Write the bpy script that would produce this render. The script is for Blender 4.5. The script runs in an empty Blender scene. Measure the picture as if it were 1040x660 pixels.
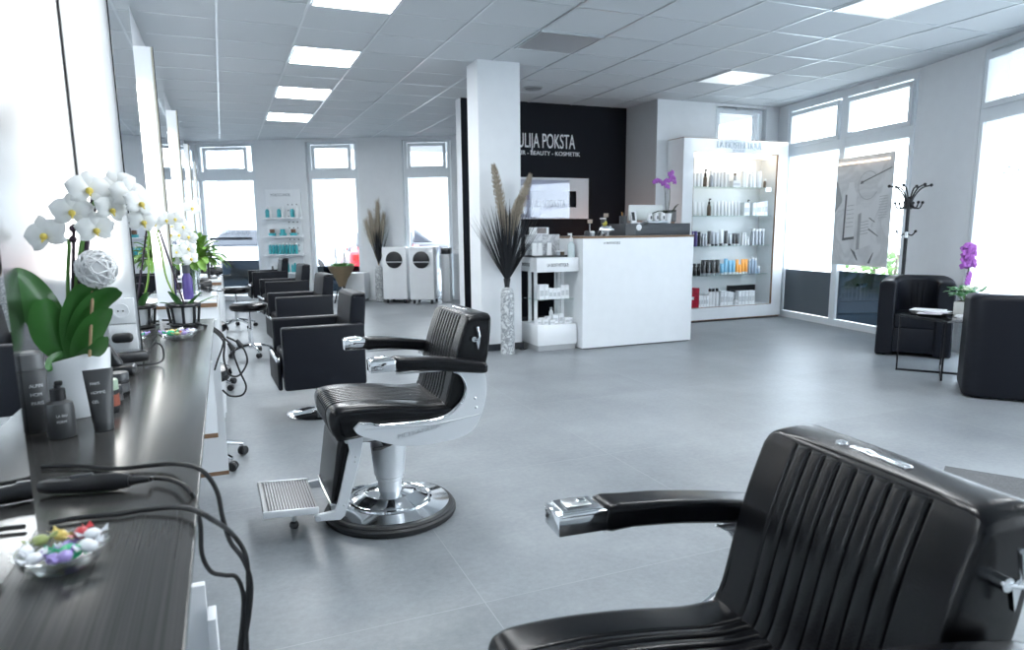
import bpy, bmesh, math, random
from mathutils import Vector, Matrix
R = math.radians
sc = bpy.context.scene
col = sc.collection
random.seed(7)

# ------------------------------------------------------------------ camera
EYE = Vector((-.026, -.041, 1.251))
YAW, PITCH, ROLL, FPX, CYP = .3911, .1686, -.0106, 701.36, 352.9      # CYP: row of the optical centre, the photo is cropped off centre
_f = Vector((math.sin(YAW)*math.cos(PITCH), math.cos(YAW)*math.cos(PITCH), -math.sin(PITCH)))
_r0 = Vector((math.cos(YAW), -math.sin(YAW), 0)); _u0 = _r0.cross(_f)
_r = _r0*math.cos(ROLL) + _u0*math.sin(ROLL); _u = -_r0*math.sin(ROLL) + _u0*math.cos(ROLL)
cam_d = bpy.data.cameras.new('camera'); cam = bpy.data.objects.new('camera', cam_d); col.objects.link(cam)
cam_d.sensor_width = 36; cam_d.lens = 36*FPX/1040; cam_d.shift_y = (CYP-330)/1040; cam_d.clip_start = .02; cam_d.clip_end = 300
cam.matrix_world = Matrix(((_r.x, _u.x, -_f.x, EYE.x), (_r.y, _u.y, -_f.y, EYE.y), (_r.z, _u.z, -_f.z, EYE.z), (0, 0, 0, 1)))
cam_d.dof.use_dof = True; cam_d.dof.focus_distance = 2.9; cam_d.dof.aperture_fstop = 5.0
sc.camera = cam

# ------------------------------------------------------------------ world, exposure
sc.view_settings.view_transform = 'Standard'; sc.view_settings.look = 'None'
sc.view_settings.gamma = 1; sc.view_settings.use_curve_mapping = False
sc.view_settings.exposure = 0.93
w = bpy.data.worlds.new('overcast_sky'); sc.world = w; w.use_nodes = True
bg = w.node_tree.nodes['Background']; bg.inputs[0].default_value = (.82, .915, .985, 1); bg.inputs[1].default_value = 4.6

# ------------------------------------------------------------------ measured points
def ray(x, y): return _r*((x-520)/FPX) - _u*((y-CYP)/FPX) + _f
def at_z(x, y, z): d = ray(x, y); return EYE + d*((z-EYE.z)/d.z)
def at_Y(x, y, Y): d = ray(x, y); return EYE + d*(Y/d.y)
def at_X(x, y, X): d = ray(x, y); return EYE + d*(X/d.x)

# ------------------------------------------------------------------ materials
MATS = {}
def mat(name, color, rough=.5, metal=0, bump=0, bscale=60, var=0, vscale=8, emit=None, es=0, coat=0, spec=.5, sheen=0, aniso=0):
    if name in MATS: return MATS[name]
    m = bpy.data.materials.new(name); m.use_nodes = True; MATS[name] = m
    nt = m.node_tree; b = nt.nodes['Principled BSDF']
    b.inputs['Base Color'].default_value = (*color, 1); b.inputs['Roughness'].default_value = rough
    b.inputs['Metallic'].default_value = metal; b.inputs['Specular IOR Level'].default_value = spec
    b.inputs['Coat Weight'].default_value = coat; b.inputs['Sheen Weight'].default_value = sheen
    b.inputs['Anisotropic'].default_value = aniso
    tc = nt.nodes.new('ShaderNodeTexCoord')
    n = nt.nodes.new('ShaderNodeTexNoise'); n.inputs['Scale'].default_value = vscale; n.inputs['Detail'].default_value = 5
    nt.links.new(tc.outputs['Object'], n.inputs['Vector'])
    mx = nt.nodes.new('ShaderNodeMix'); mx.data_type = 'RGBA'
    k = var if var else .04
    mx.inputs[6].default_value = (*[c*(1-k) for c in color], 1); mx.inputs[7].default_value = (*[min(1, c*(1+k)) for c in color], 1)
    nt.links.new(n.outputs['Fac'], mx.inputs[0]); nt.links.new(mx.outputs[2], b.inputs['Base Color'])
    if bump:
        n2 = nt.nodes.new('ShaderNodeTexNoise'); n2.inputs['Scale'].default_value = bscale; n2.inputs['Detail'].default_value = 4
        nt.links.new(tc.outputs['Object'], n2.inputs['Vector'])
        bp = nt.nodes.new('ShaderNodeBump'); bp.inputs['Strength'].default_value = bump; bp.inputs['Distance'].default_value = .0015
        nt.links.new(n2.outputs['Fac'], bp.inputs['Height']); nt.links.new(bp.outputs[0], b.inputs['Normal'])
    if emit:
        b.inputs['Emission Color'].default_value = (*emit, 1); b.inputs['Emission Strength'].default_value = es
    return m

def glass(name, tint=(1, 1, 1), refl=.06, rough=0.0):
    m = bpy.data.materials.new(name); m.use_nodes = True; nt = m.node_tree; nt.nodes.clear(); MATS[name] = m
    o = nt.nodes.new('ShaderNodeOutputMaterial'); t = nt.nodes.new('ShaderNodeBsdfTransparent'); t.inputs[0].default_value = (*tint, 1)
    g = nt.nodes.new('ShaderNodeBsdfGlossy'); g.inputs[1].default_value = rough
    fr = nt.nodes.new('ShaderNodeLayerWeight'); fr.inputs[0].default_value = .5
    pw = nt.nodes.new('ShaderNodeMath'); pw.operation = 'POWER'; pw.inputs[1].default_value = 5; nt.links.new(fr.outputs['Facing'], pw.inputs[0])
    mul = nt.nodes.new('ShaderNodeMath'); mul.operation = 'MULTIPLY_ADD'; mul.inputs[1].default_value = .8; mul.inputs[2].default_value = refl*.6
    nt.links.new(pw.outputs[0], mul.inputs[0])
    mx = nt.nodes.new('ShaderNodeMixShader'); nt.links.new(mul.outputs[0], mx.inputs[0])
    nt.links.new(t.outputs[0], mx.inputs[1]); nt.links.new(g.outputs[0], mx.inputs[2]); nt.links.new(mx.outputs[0], o.inputs[0])
    return m

def frosted(name, color=(.95, .97, 1), through=.25):
    m = bpy.data.materials.new(name); m.use_nodes = True; nt = m.node_tree; nt.nodes.clear(); MATS[name] = m
    o = nt.nodes.new('ShaderNodeOutputMaterial'); t = nt.nodes.new('ShaderNodeBsdfTransparent')
    tl = nt.nodes.new('ShaderNodeBsdfTranslucent'); tl.inputs[0].default_value = (*color, 1)
    n = nt.nodes.new('ShaderNodeTexNoise'); n.inputs['Scale'].default_value = 3
    mp = nt.nodes.new('ShaderNodeMapRange'); mp.inputs[3].default_value = through*.8; mp.inputs[4].default_value = through*1.2
    nt.links.new(n.outputs['Fac'], mp.inputs[0])
    mx = nt.nodes.new('ShaderNodeMixShader'); nt.links.new(mp.outputs[0], mx.inputs[0])
    nt.links.new(tl.outputs[0], mx.inputs[1]); nt.links.new(t.outputs[0], mx.inputs[2]); nt.links.new(mx.outputs[0], o.inputs[0])
    return m

white_wall = mat('white wall paint', (.74, .77, .80), .7, bump=.08, bscale=160)
white_frame = mat('white window frame', (.72, .77, .81), .35)
white_lam = mat('white laminate', (.80, .83, .86), .3, coat=.2)
white_gloss = mat('white gloss', (.82, .85, .88), .15, coat=.5)
grey_wall = mat('grey wall paint', (.42, .44, .46), .7, bump=.08, bscale=160)
black_wall = mat('black wall paint', (.007, .009, .014), .6, bump=.15, bscale=200, spec=.15)
dark_base = mat('dark baseboard', (.02, .025, .032), .4)
leather = mat('black leather', (.0035, .004, .0055), .25, bump=.2, bscale=260, spec=.3)
leather_matte = mat('matte black leather', (.006, .0075, .012), .45, bump=.2, bscale=300, spec=.2)
chrome = mat('chrome', (.86, .88, .9), .08, 1)
brushed = mat('brushed aluminium', (.78, .80, .82), .32, 1, bump=.05, bscale=120)
castalu = mat('cast aluminium', (.70, .73, .76), .38, .55, bump=.05, bscale=90)
steel = mat('satin steel', (.62, .64, .66), .28, 1)
rubber = mat('black rubber', (.012, .013, .015), .5, bump=.1)
black_plastic = mat('black plastic', (.015, .016, .019), .3)
black_metal = mat('black metal', (.014, .015, .018), .35, .3)
wood_edge = mat('brown wood edge', (.22, .13, .075), .5, var=.25, vscale=40)
green_leaf = mat('orchid leaf green', (.045, .17, .035), .35, var=.35, vscale=14, coat=.2)
light_leaf = mat('light leaf green', (.16, .33, .05), .45, var=.35, vscale=20)
stem_green = mat('stem green', (.10, .24, .05), .5)
petal_w = mat('white petal', (.86, .88, .87), .6, var=.06, vscale=30)
petal_y = mat('yellow lip', (.75, .6, .12), .6)
petal_p = mat('purple petal', (.33, .09, .42), .6, var=.25, vscale=40)
soil = mat('bark soil', (.06, .035, .025), .9, bump=.8, bscale=80)
clear = glass('clear glass', (1, 1, 1), .08)
shelf_glass = glass('green edge glass', (.90, .97, .95), .12)
dark_glass = glass('dark tinted glass', (.10, .13, .16), .12)
frost = frosted('frosted film', through=.2)
mirror_m = mat('mirror', (.93, .95, .96), .015, 1)
mirror_m.node_tree.nodes['Principled BSDF'].inputs['Metallic'].default_value = 1
tube_lamp = mat('lamp tube', (1, 1, 1), .4, emit=(1, .98, .93), es=5)
panel_lamp = mat('ceiling lamp diffuser', (1, 1, 1), .4, emit=(.95, .98, 1), es=18)
dim_lamp = mat('pale lamp diffuser', (.85, .9, .93), .25, emit=(.9, .96, 1), es=.25)
led_warm = mat('warm led strip', (1, 1, 1), .4, emit=(1, .80, .55), es=3.5)

def floor_mat():
    m = bpy.data.materials.new('grey concrete-look tile'); m.use_nodes = True; nt = m.node_tree; b = nt.nodes['Principled BSDF']
    L = nt.links.new; tc = nt.nodes.new('ShaderNodeTexCoord')
    mp = nt.nodes.new('ShaderNodeMapping'); mp.inputs['Location'].default_value = (-.71/1.19, -2.01/1.2, 0); mp.inputs['Scale'].default_value = (1/1.19, 1/1.2, 1)
    L(tc.outputs['Object'], mp.inputs['Vector'])
    sep = nt.nodes.new('ShaderNodeSeparateXYZ'); L(mp.outputs[0], sep.inputs[0])
    fac = []
    for i in range(2):
        fr = nt.nodes.new('ShaderNodeMath'); fr.operation = 'FRACT'; L(sep.outputs[i], fr.inputs[0])
        s = nt.nodes.new('ShaderNodeMath'); s.operation = 'SUBTRACT'; L(fr.outputs[0], s.inputs[0]); s.inputs[1].default_value = .5
        a = nt.nodes.new('ShaderNodeMath'); a.operation = 'ABSOLUTE'; L(s.outputs[0], a.inputs[0])
        g = nt.nodes.new('ShaderNodeMath'); g.operation = 'GREATER_THAN'; L(a.outputs[0], g.inputs[0]); g.inputs[1].default_value = .4985; fac.append(g)
    mxm = nt.nodes.new('ShaderNodeMath'); mxm.operation = 'MAXIMUM'; L(fac[0].outputs[0], mxm.inputs[0]); L(fac[1].outputs[0], mxm.inputs[1])
    n1 = nt.nodes.new('ShaderNodeTexNoise'); n1.inputs['Scale'].default_value = 1.3; n1.inputs['Detail'].default_value = 8; n1.inputs['Roughness'].default_value = .65
    L(tc.outputs['Object'], n1.inputs['Vector'])
    n2 = nt.nodes.new('ShaderNodeTexNoise'); n2.inputs['Scale'].default_value = 38; n2.inputs['Detail'].default_value = 6; n2.inputs['Roughness'].default_value = .7
    L(tc.outputs['Object'], n2.inputs['Vector'])
    fl = nt.nodes.new('ShaderNodeVectorMath'); fl.operation = 'FLOOR'; L(mp.outputs[0], fl.inputs[0])
    wn = nt.nodes.new('ShaderNodeTexWhiteNoise'); L(fl.outputs[0], wn.inputs['Vector'])
    a1 = nt.nodes.new('ShaderNodeMath'); a1.operation = 'MULTIPLY_ADD'; L(n2.outputs['Fac'], a1.inputs[0]); a1.inputs[1].default_value = .45; L(n1.outputs['Fac'], a1.inputs[2])
    a2 = nt.nodes.new('ShaderNodeMath'); a2.operation = 'MULTIPLY_ADD'; L(wn.outputs['Value'], a2.inputs[0]); a2.inputs[1].default_value = .10; L(a1.outputs[0], a2.inputs[2])
    cr = nt.nodes.new('ShaderNodeValToRGB'); cr.color_ramp.elements[0].position = .45; cr.color_ramp.elements[1].position = 1.05
    cr.color_ramp.elements[0].color = (.135, .150, .165, 1); cr.color_ramp.elements[1].color = (.285, .31, .33, 1)
    L(a2.outputs[0], cr.inputs[0])
    mx = nt.nodes.new('ShaderNodeMix'); mx.data_type = 'RGBA'; L(mxm.outputs[0], mx.inputs[0]); L(cr.outputs[0], mx.inputs[6]); mx.inputs[7].default_value = (.29, .31, .33, 1)
    L(mx.outputs[2], b.inputs['Base Color'])
    rr = nt.nodes.new('ShaderNodeMapRange'); L(n1.outputs['Fac'], rr.inputs[0]); rr.inputs[3].default_value = .30; rr.inputs[4].default_value = .46
    L(rr.outputs[0], b.inputs['Roughness'])
    bp = nt.nodes.new('ShaderNodeBump'); bp.inputs['Strength'].default_value = .05; L(n2.outputs['Fac'], bp.inputs['Height']); L(bp.outputs[0], b.inputs['Normal'])
    return m

def brushed_counter():
    m = bpy.data.materials.new('dark brushed laminate'); m.use_nodes = True; nt = m.node_tree; b = nt.nodes['Principled BSDF']; L = nt.links.new
    tc = nt.nodes.new('ShaderNodeTexCoord'); mp = nt.nodes.new('ShaderNodeMapping'); mp.inputs['Scale'].default_value = (420, 1.5, 40)
    n = nt.nodes.new('ShaderNodeTexNoise'); n.inputs['Scale'].default_value = 1; n.inputs['Detail'].default_value = 3
    L(tc.outputs['Object'], mp.inputs[0]); L(mp.outputs[0], n.inputs['Vector'])
    cr = nt.nodes.new('ShaderNodeValToRGB'); cr.color_ramp.elements[0].color = (.030, .030, .030, 1); cr.color_ramp.elements[1].color = (.13, .13, .128, 1)
    L(n.outputs['Fac'], cr.inputs[0]); L(cr.outputs[0], b.inputs['Base Color'])
    b.inputs['Specular IOR Level'].default_value = .25; b.inputs['Roughness'].default_value = .21; b.inputs['Metallic'].default_value = .5
    bp = nt.nodes.new('ShaderNodeBump'); bp.inputs['Strength'].default_value = .02; bp.inputs['Distance'].default_value = .002; L(n.outputs['Fac'], bp.inputs['Height']); L(bp.outputs[0], b.inputs['Normal'])
    MATS['counter'] = m; return m
counter_m = brushed_counter()
def marble(name, a, b_, scale=9, thr=(.46, .56)):
    m = bpy.data.materials.new(name); m.use_nodes = True; nt = m.node_tree; b = nt.nodes['Principled BSDF']; L = nt.links.new
    tc = nt.nodes.new('ShaderNodeTexCoord'); n = nt.nodes.new('ShaderNodeTexNoise'); n.inputs['Scale'].default_value = scale; n.inputs['Detail'].default_value = 9; n.inputs['Distortion'].default_value = 1.6
    L(tc.outputs['Object'], n.inputs['Vector'])
    cr = nt.nodes.new('ShaderNodeValToRGB'); e = cr.color_ramp.elements; e[0].position = thr[0]; e[1].position = thr[1]; e[0].color = (*a, 1); e[1].color = (*a, 1)
    k = cr.color_ramp.elements.new((thr[0]+thr[1])/2); k.color = (*b_, 1)
    L(n.outputs['Fac'], cr.inputs[0]); L(cr.outputs[0], b.inputs['Base Color']); b.inputs['Roughness'].default_value = .3
    return m
marble_m = marble('grey veined marble', (.60, .63, .65), (.20, .22, .24), 14, (.40, .60))

# ------------------------------------------------------------------ mesh helpers
class MB:
    def __init__(s): s.v = []; s.f = []; s.m = Matrix.Identity(4)
    def add(s, vs, fs):
        n = len(s.v); s.v += [tuple(s.m @ Vector(v)) for v in vs]; s.f += [tuple(i+n for i in f) for f in fs]; return s
    def box(s, x0, x1, y0, y1, z0, z1):
        if x0 > x1: x0, x1 = x1, x0
        if y0 > y1: y0, y1 = y1, y0
        if z0 > z1: z0, z1 = z1, z0
        return s.add([(x0,y0,z0),(x1,y0,z0),(x1,y1,z0),(x0,y1,z0),(x0,y0,z1),(x1,y0,z1),(x1,y1,z1),(x0,y1,z1)],
              [(0,3,2,1),(4,5,6,7),(0,1,5,4),(1,2,6,5),(2,3,7,6),(3,0,4,7)])
    def rbox(s, x0, x1, y0, y1, z0, z1, r=.01, seg=3):
        bm = bmesh.new(); bmesh.ops.create_cube(bm, size=1)
        for v in bm.verts: v.co = Vector(((x0+x1)/2+v.co.x*abs(x1-x0), (y0+y1)/2+v.co.y*abs(y1-y0), (z0+z1)/2+v.co.z*abs(z1-z0)))
        bmesh.ops.bevel(bm, geom=list(bm.edges), offset=r, segments=seg, affect='EDGES', profile=.5)
        return s.frombm(bm)
    def frombm(s, bm):
        bm.verts.index_update(); s.add([v.co for v in bm.verts], [[v.index for v in f.verts] for f in bm.faces]); bm.free(); return s
    def lathe(s, prof, n=32, c=(0, 0, 0), sx=1, sy=1):
        vs = []; fs = []
        for (r, z) in prof:
            for i in range(n):
                a = 2*math.pi*i/n; vs.append((c[0]+r*sx*math.cos(a), c[1]+r*sy*math.sin(a), c[2]+z))
        for k in range(len(prof)-1):
            for i in range(n):
                j = (i+1) % n; fs.append((k*n+i, k*n+j, (k+1)*n+j, (k+1)*n+i))
        fs.append(tuple(range(n))[::-1]); fs.append(tuple((len(prof)-1)*n+i for i in range(n)))
        return s.add(vs, fs)
    def tube(s, pts, r, n=8, rs=None):
        pts = [Vector(p) for p in pts]; vs = []; fs = []; up = None
        for i, p in enumerate(pts):
            t = (pts[min(i+1, len(pts)-1)]-pts[max(i-1, 0)]);
            t = t.normalized() if t.length > 1e-9 else Vector((0, 0, 1))
            if up is None:
                up = Vector((0, 0, 1)) if abs(t.z) < .9 else Vector((1, 0, 0))
            a = up - t*up.dot(t)
            if a.length < 1e-6: a = t.orthogonal()
            a.normalize(); b = t.cross(a); up = a
            rr = rs[i] if rs else r
            for k in range(n):
                an = 2*math.pi*k/n; vs.append(p + a*math.cos(an)*rr + b*math.sin(an)*rr)
        for i in range(len(pts)-1):
            for k in range(n):
                j = (k+1) % n; fs.append((i*n+k, i*n+j, (i+1)*n+j, (i+1)*n+k))
        fs.append(tuple(range(n))[::-1]); fs.append(tuple((len(pts)-1)*n+k for k in range(n)))
        return s.add(vs, fs)
    def prism(s, poly, t0, t1, axis='y'):
        n = len(poly)
        def P(a, b, t): return {'y': (a, t, b), 'x': (t, a, b), 'z': (a, b, t)}[axis]
        vs = [P(a, b, t0) for a, b in poly] + [P(a, b, t1) for a, b in poly]
        fs = [tuple(range(n)), tuple(range(2*n-1, n-1, -1))] + [(i, i+n, (i+1) % n + n, (i+1) % n) for i in range(n)]
        return s.add(vs, fs)
    def sphere(s, c, r, sx=1, sy=1, sz=1, n=12, m=8):
        vs = [(c[0], c[1], c[2]+r*sz)]; fs = []
        for k in range(1, m):
            ph = math.pi*k/m
            for i in range(n):
                a = 2*math.pi*i/n; vs.append((c[0]+r*sx*math.sin(ph)*math.cos(a), c[1]+r*sy*math.sin(ph)*math.sin(a), c[2]+r*sz*math.cos(ph)))
        vs.append((c[0], c[1], c[2]-r*sz)); L = len(vs)-1
        for i in range(n):
            j = (i+1) % n; fs.append((0, 1+i, 1+j)); fs.append((L, L-n+j, L-n+i))
            for k in range(m-2): fs.append((1+k*n+i, 1+(k+1)*n+i, 1+(k+1)*n+j, 1+k*n+j))
        return s.add(vs, fs)
    def build(s, name, m, parent=None, sharp=35, smooth=True):
        me = bpy.data.meshes.new(name); me.from_pydata(s.v, [], s.f); me.update()
        bm = bmesh.new(); bm.from_mesh(me); bmesh.ops.recalc_face_normals(bm, faces=bm.faces); bm.to_mesh(me); bm.free()
        if smooth:
            me.shade_smooth(); me.set_sharp_from_angle(angle=R(sharp))
        me.materials.append(m)
        o = bpy.data.objects.new(name, me); col.objects.link(o)
        if parent: o.parent = parent
        return o

def smooth_path(pts, n=6, closed=False):
    P = [Vector(p) for p in pts]; out = []; N = len(P)
    rng = range(N) if closed else range(N-1)
    for i in rng:
        if closed: a, b, c, d = P[(i-1) % N], P[i], P[(i+1) % N], P[(i+2) % N]
        else: a, b, c, d = P[max(i-1, 0)], P[i], P[i+1], P[min(i+2, N-1)]
        for k in range(n):
            t = k/n
            out.append(.5*((2*b) + (c-a)*t + (2*a-5*b+4*c-d)*t*t + (3*b-a-3*c+d)*t**3))
    if not closed: out.append(P[-1])
    return out

def thing(name, label, cat, loc=(0, 0, 0), rz=0, group=None):
    o = bpy.data.objects.new(name, None); o.empty_display_size = .1; col.objects.link(o)
    o.location = loc; o.rotation_euler = (0, 0, rz); o['label'] = label; o['category'] = cat
    if group: o['group'] = group
    return o
def tag(o, label, cat, group=None):
    o['label'] = label; o['category'] = cat
    if group: o['group'] = group
    return o
def struct(o): o['kind'] = 'structure'; return o
def dup(root, loc=None, rz=None, label=None, group=None, scale=None):
    def cp(o, parent):
        c = o.copy(); col.objects.link(c)
        if parent: c.parent = parent
        for ch in list(o.children): cp(ch, c)
        return c
    r = cp(root, None)
    if loc is not None: r.location = loc
    if rz is not None: r.rotation_euler = (0, 0, rz)
    if label: r['label'] = label
    if group: r['group'] = group
    if scale: r.scale = scale
    return r
def text_mesh(name, txt, size, m, parent=None, loc=(0, 0, 0), rot=(0, 0, 0), sx=1, ext=.002, mirror=False, align='LEFT', space=1):
    cu = bpy.data.curves.new(name, 'FONT'); cu.body = txt; cu.size = size; cu.extrude = ext; cu.align_x = align; cu.space_character = space
    t = bpy.data.objects.new(name+'_tmp', cu); col.objects.link(t)
    dg = bpy.context.evaluated_depsgraph_get(); me = bpy.data.meshes.new_from_object(t.evaluated_get(dg))
    bpy.data.objects.remove(t)
    k = -1 if mirror else 1
    for v in me.vertices: v.co.x *= sx*k
    if mirror: me.flip_normals()
    me.name = name; me.materials.clear(); me.materials.append(m)
    o = bpy.data.objects.new(name, me); col.objects.link(o); o.location = loc; o.rotation_euler = rot
    if parent: o.parent = parent
    return o

# ================================================================== SETTING
H = 2.9
XL = -.045                                                           # the left wall and its stations
FW0, FW1 = Vector((-.65, 14.35, 0)), Vector((3.81, 12.05, 0))       # far wall line
AW0, AW1 = Vector((7.32, 7.85, 0)), Vector((6.92, 5.35, 0))         # window wall A
BW0, BW1 = Vector((6.70, 4.60, 0)), Vector((6.45, 4.02, 0))         # window wall B

fl = MB(); fl.add([(-3, -4, 0), (9, -4, 0), (9, 16, 0), (-3, 16, 0)], [(0, 1, 2, 3)])
fo = struct(fl.build('floor', floor_mat()))
room_poly = [(-.49, -3), (-.49, 14.3), (4.9, 11.5), (5.5, 11.2), (5.5, 8.0), (7.33, 7.86), (6.92, 5.35), (6.70, 4.60), (5.45, 1.70), (4.6, -3)]
ceil_mat = mat('grey mineral ceiling tile', (.54, .575, .605), .85, bump=.35, bscale=220, var=.05, vscale=120)
cb = MB(); cb.prism([(a*1.0, b*1.0) for a, b in [(-.6, -3.1), (-.6, 14.6), (7.6, 14.6), (7.6, -3.1)]], H, H+.05, 'z')
struct(cb.build('ceiling', ceil_mat))
gm = mat('ceiling grid metal', (.62, .66, .69), .35, .8)
gb = MB()
GX, GY = .058, 5.519
for i in range(-1, 12):
    x = GX+i*.625; gb.box(x-.009, x+.009, -3, 14.5, H-.006, H)
for j in range(-14, 15):
    y = GY+j*.625; gb.box(-.49, 7.4, y-.007, y+.007, H-.004, H)
struct(gb.build('trim_1', gm))

def wall_open(name, P0, P1, ops, m, thick=.25, z0=0, z1=H, side=1):
    """wall from P0 to P1, its room face on that line, thickness to the left (side=1) of P0>P1"""
    d = (P1-P0); L = d.length; ang = math.atan2(d.y, d.x)
    ss = sorted({0, L, *[a for o in ops for a in o[:2]]}); zs = sorted({z0, z1, *[a for o in ops for a in o[2:]]})
    b = MB()
    for i in range(len(ss)-1):
        for j in range(len(zs)-1):
            cs, cz = (ss[i]+ss[i+1])/2, (zs[j]+zs[j+1])/2
            if any(o[0] < cs < o[1] and o[2] < cz < o[3] for o in ops): continue
            b.box(ss[i], ss[i+1], 0, thick*side, zs[j], zs[j+1])
    o = b.build(name, m, smooth=False); o.location = P0; o.rotation_euler = (0, 0, ang); return struct(o)

def bar_frame(b, s0, s1, z0, z1, w, d0, d1):
    b.box(s0, s1, d0, d1, z0, z0+w); b.box(s0, s1, d0, d1, z1-w, z1)
    b.box(s0, s0+w, d0, d1, z0+w, z1-w); b.box(s1-w, s1, d0, d1, z0+w, z1-w)

# left wall, back walls
struct(MB().box(-.80, -.49+XL, -3.2, 14.8, 0, H).build('wall_left', white_wall, smooth=False))
struct(MB().box(-.74, 4.9, -3.2, -3.0, 0, H).build('wall_back', white_wall, smooth=False))
# far wall with three windows
far_ops = [(.30, 1.42, .08, 2.85), (2.38, 3.34, .08, 2.85), (4.15, 5.03, .08, 2.85)]
FWE = FW0 + (FW1-FW0).normalized()*6.6
wall_open('wall_far', FW0, FWE, far_ops, white_wall, side=1)
struct(MB().box(5.5, 5.75, 8.0, 11.6, 0, H).build('wall_passage', white_wall, smooth=False))
# partition with the salon name, plus the grey return wall beside it
struct(MB().box(2.87, 5.3, 8.60, 8.602, 0, H).box(2.871, 2.873, 8.6, 8.602, 0, H).build('wall_name', black_wall, smooth=False))
struct(MB().box(2.87, 5.3, 8.602, 8.80, 0, H).build('wall_partition', white_wall, smooth=False))
struct(MB().box(5.3, 5.5, 7.8505, 8.80, 0, H).build('wall_return', grey_wall, smooth=False))
wall_open('wall_rear_right', Vector((5.3005, 7.85, 0)), Vector((7.36, 7.85, 0)), [(.93, 1.80, .9, 2.87)], white_wall)
# window wall A / B / C
dirA = (AW1-AW0).normalized(); dirB = (BW1-BW0).normalized()
LA = (AW1-AW0).length
BWE = BW0 + dirB*3.2
CWE = Vector((4.75, -3.0, 0))
dk = mat('outer reveal', (.75, .79, .82), .5)
wall_open('wall_window_side', AW0, AW1, [(.22, 2.47, .03, 2.86)], white_wall, side=1)
wall_open('wall_pillar', AW1, BW0, [], white_wall, side=1)
wall_open('wall_window_front', BW0, BWE, [(.05, 3.0, .03, 2.86)], white_wall, side=1)
wall_open('wall_window_entrance', BWE, CWE, [(.3, 4.3, .05, 2.86)], white_wall, side=1)
# column
struct(MB().box(2.40, 2.85, 6.655, 6.98, 0, H).build('wall_column', white_wall, smooth=False))
struct(MB().box(2.385, 2.865, 6.64, 6.995, 0, .07).build('baseboard_column', dark_base, smooth=False))
struct(MB().box(2.88, 5.3, 8.585, 8.6, 0, .07).build('baseboard_name', dark_base, smooth=False))

# ------------------------------------------------------------------ windows
def window(num, P0, P1, s0, s1, zsill, panes, parts, ztop=2.86, off=.06, transom=(2.20, 2.36), mull=(), hw=.02):
    d = (P1-P0); ang = math.atan2(d.y, d.x)
    b = MB(); w = .055; D0, D1 = off, off+.08
    bar_frame(b, s0, s1, zsill, ztop, w, D0, D1)
    b.box(s0+w, s1-w, D0, D1, transom[0], transom[1])
    for m_ in mull: b.box(m_-.05, m_+.05, D0-.005, D1, zsill+w, ztop-w)
    o = b.build('window_%d' % num, white_frame, smooth=False); o.location = P0; o.rotation_euler = (0, 0, ang); struct(o)
    # opening sashes of the top lights and the scissor stays
    for (a, c, e, f_, m_, kind) in panes:
        if kind == 'sash':
            sb = MB(); bar_frame(sb, a, c, e, f_, .05, D0-.025, D0+.03); so = sb.build('sash', white_frame, o, smooth=False)
            st = MB().box(a+.1, c-.1, D0-.045, D0-.03, f_+.012, f_+.022).box((a+c)/2-.03, (a+c)/2+.03, D0-.05, D0-.02, f_+.004, f_+.03)
            st.build('window_stay', steel, o)
            gg = MB().box(a+.05, c-.05, D0+.0, D0+.008, e+.05, f_-.05).build('pane', m_, so, smooth=False)
        else:
            MB().box(a, c, D0+.03, D0+.038, e, f_).build('pane', m_, o, smooth=False)
    return o
# far windows 1..3
wb = frosted('white privacy band', through=.05)
f1 = window(1, FW0, FW1, .32, 1.40, .10, [(.43, 1.26, 2.36, 2.79, clear, 'sash'), (.375, 1.345, 1.00, 2.2, clear, 'p'), (.375, 1.345, .74, 1.0, wb, 'p'), (.375, 1.345, .155, .74, dark_glass, 'p')], None)
f2 = window(2, FW0, FW1, 2.40, 3.32, .10, [(2.48, 3.20, 2.34, 2.79, clear, 'sash'), (2.455, 3.265, .62, 2.2, clear, 'p'), (2.455, 3.265, .155, .62, dark_glass, 'p')], None)
f3 = window(3, FW0, FW1, 4.17, 5.01, .10, [(4.24, 4.93, 2.34, 2.79, clear, 'sash'), (4.225, 4.955, .155, 2.2, clear, 'p')], None)
# rear right small window
f4 = window(4, Vector((5.3, 7.85, 0)), Vector((7.3, 7.85, 0)), .95, 1.78, .95, [(.97, 1.67, 2.36, 2.83, clear, 'sash'), (1.0, 1.72, 1.0, 2.2, frost, 'p')], None)
# window A
f5 = window(5, AW0, AW1, .24, 2.45, .03, [(.28, 1.28, 2.32, 2.78, clear, 'sash'), (1.40, 2.42, 2.32, 2.78, clear, 'sash'),
     (.30, 1.30, .67, 2.2, frost, 'p'), (.30, 1.30, .09, .67, mat('grey privacy film', (.085, .105, .125), .35, spec=.4), 'p'),
     (1.40, 2.39, .70, 2.2, clear, 'p'), (1.40, 2.39, .09, .70, dark_glass, 'p')], None, mull=(1.345,), off=.0)
# window B
f6 = window(6, BW0, BW1, .06, 2.96, .03, [(.10, 1.40, 2.32, 2.80, clear, 'sash'), (1.62, 2.92, 2.32, 2.80, clear, 'sash'),
     (.115, 1.44, .09, 2.2, frost, 'p'), (1.56, 2.90, .09, 2.2, frost, 'p')], None, mull=(1.5,), off=.0)
f7 = window(7, BWE, CWE, .32, 4.28, .05, [(.4, 2.2, 2.33, 2.79, clear, 'sash'), (2.4, 4.2, 2.33, 2.79, clear, 'sash'),
     (.375, 2.24, .11, 2.2, clear, 'p'), (2.36, 4.22, .11, 2.2, clear, 'p')], None, mull=(2.3,), off=.0)
grey_txt = mat('pale film lettering', (.62, .67, .72), .6)
text_mesh('window_lettering', 'JULIJA POKSTA', .13, grey_txt, f6, (.16, -.004+.03, 1.68), (R(90), 0, 0), sx=.75, ext=.001, mirror=True).location.x = 1.05
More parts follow.
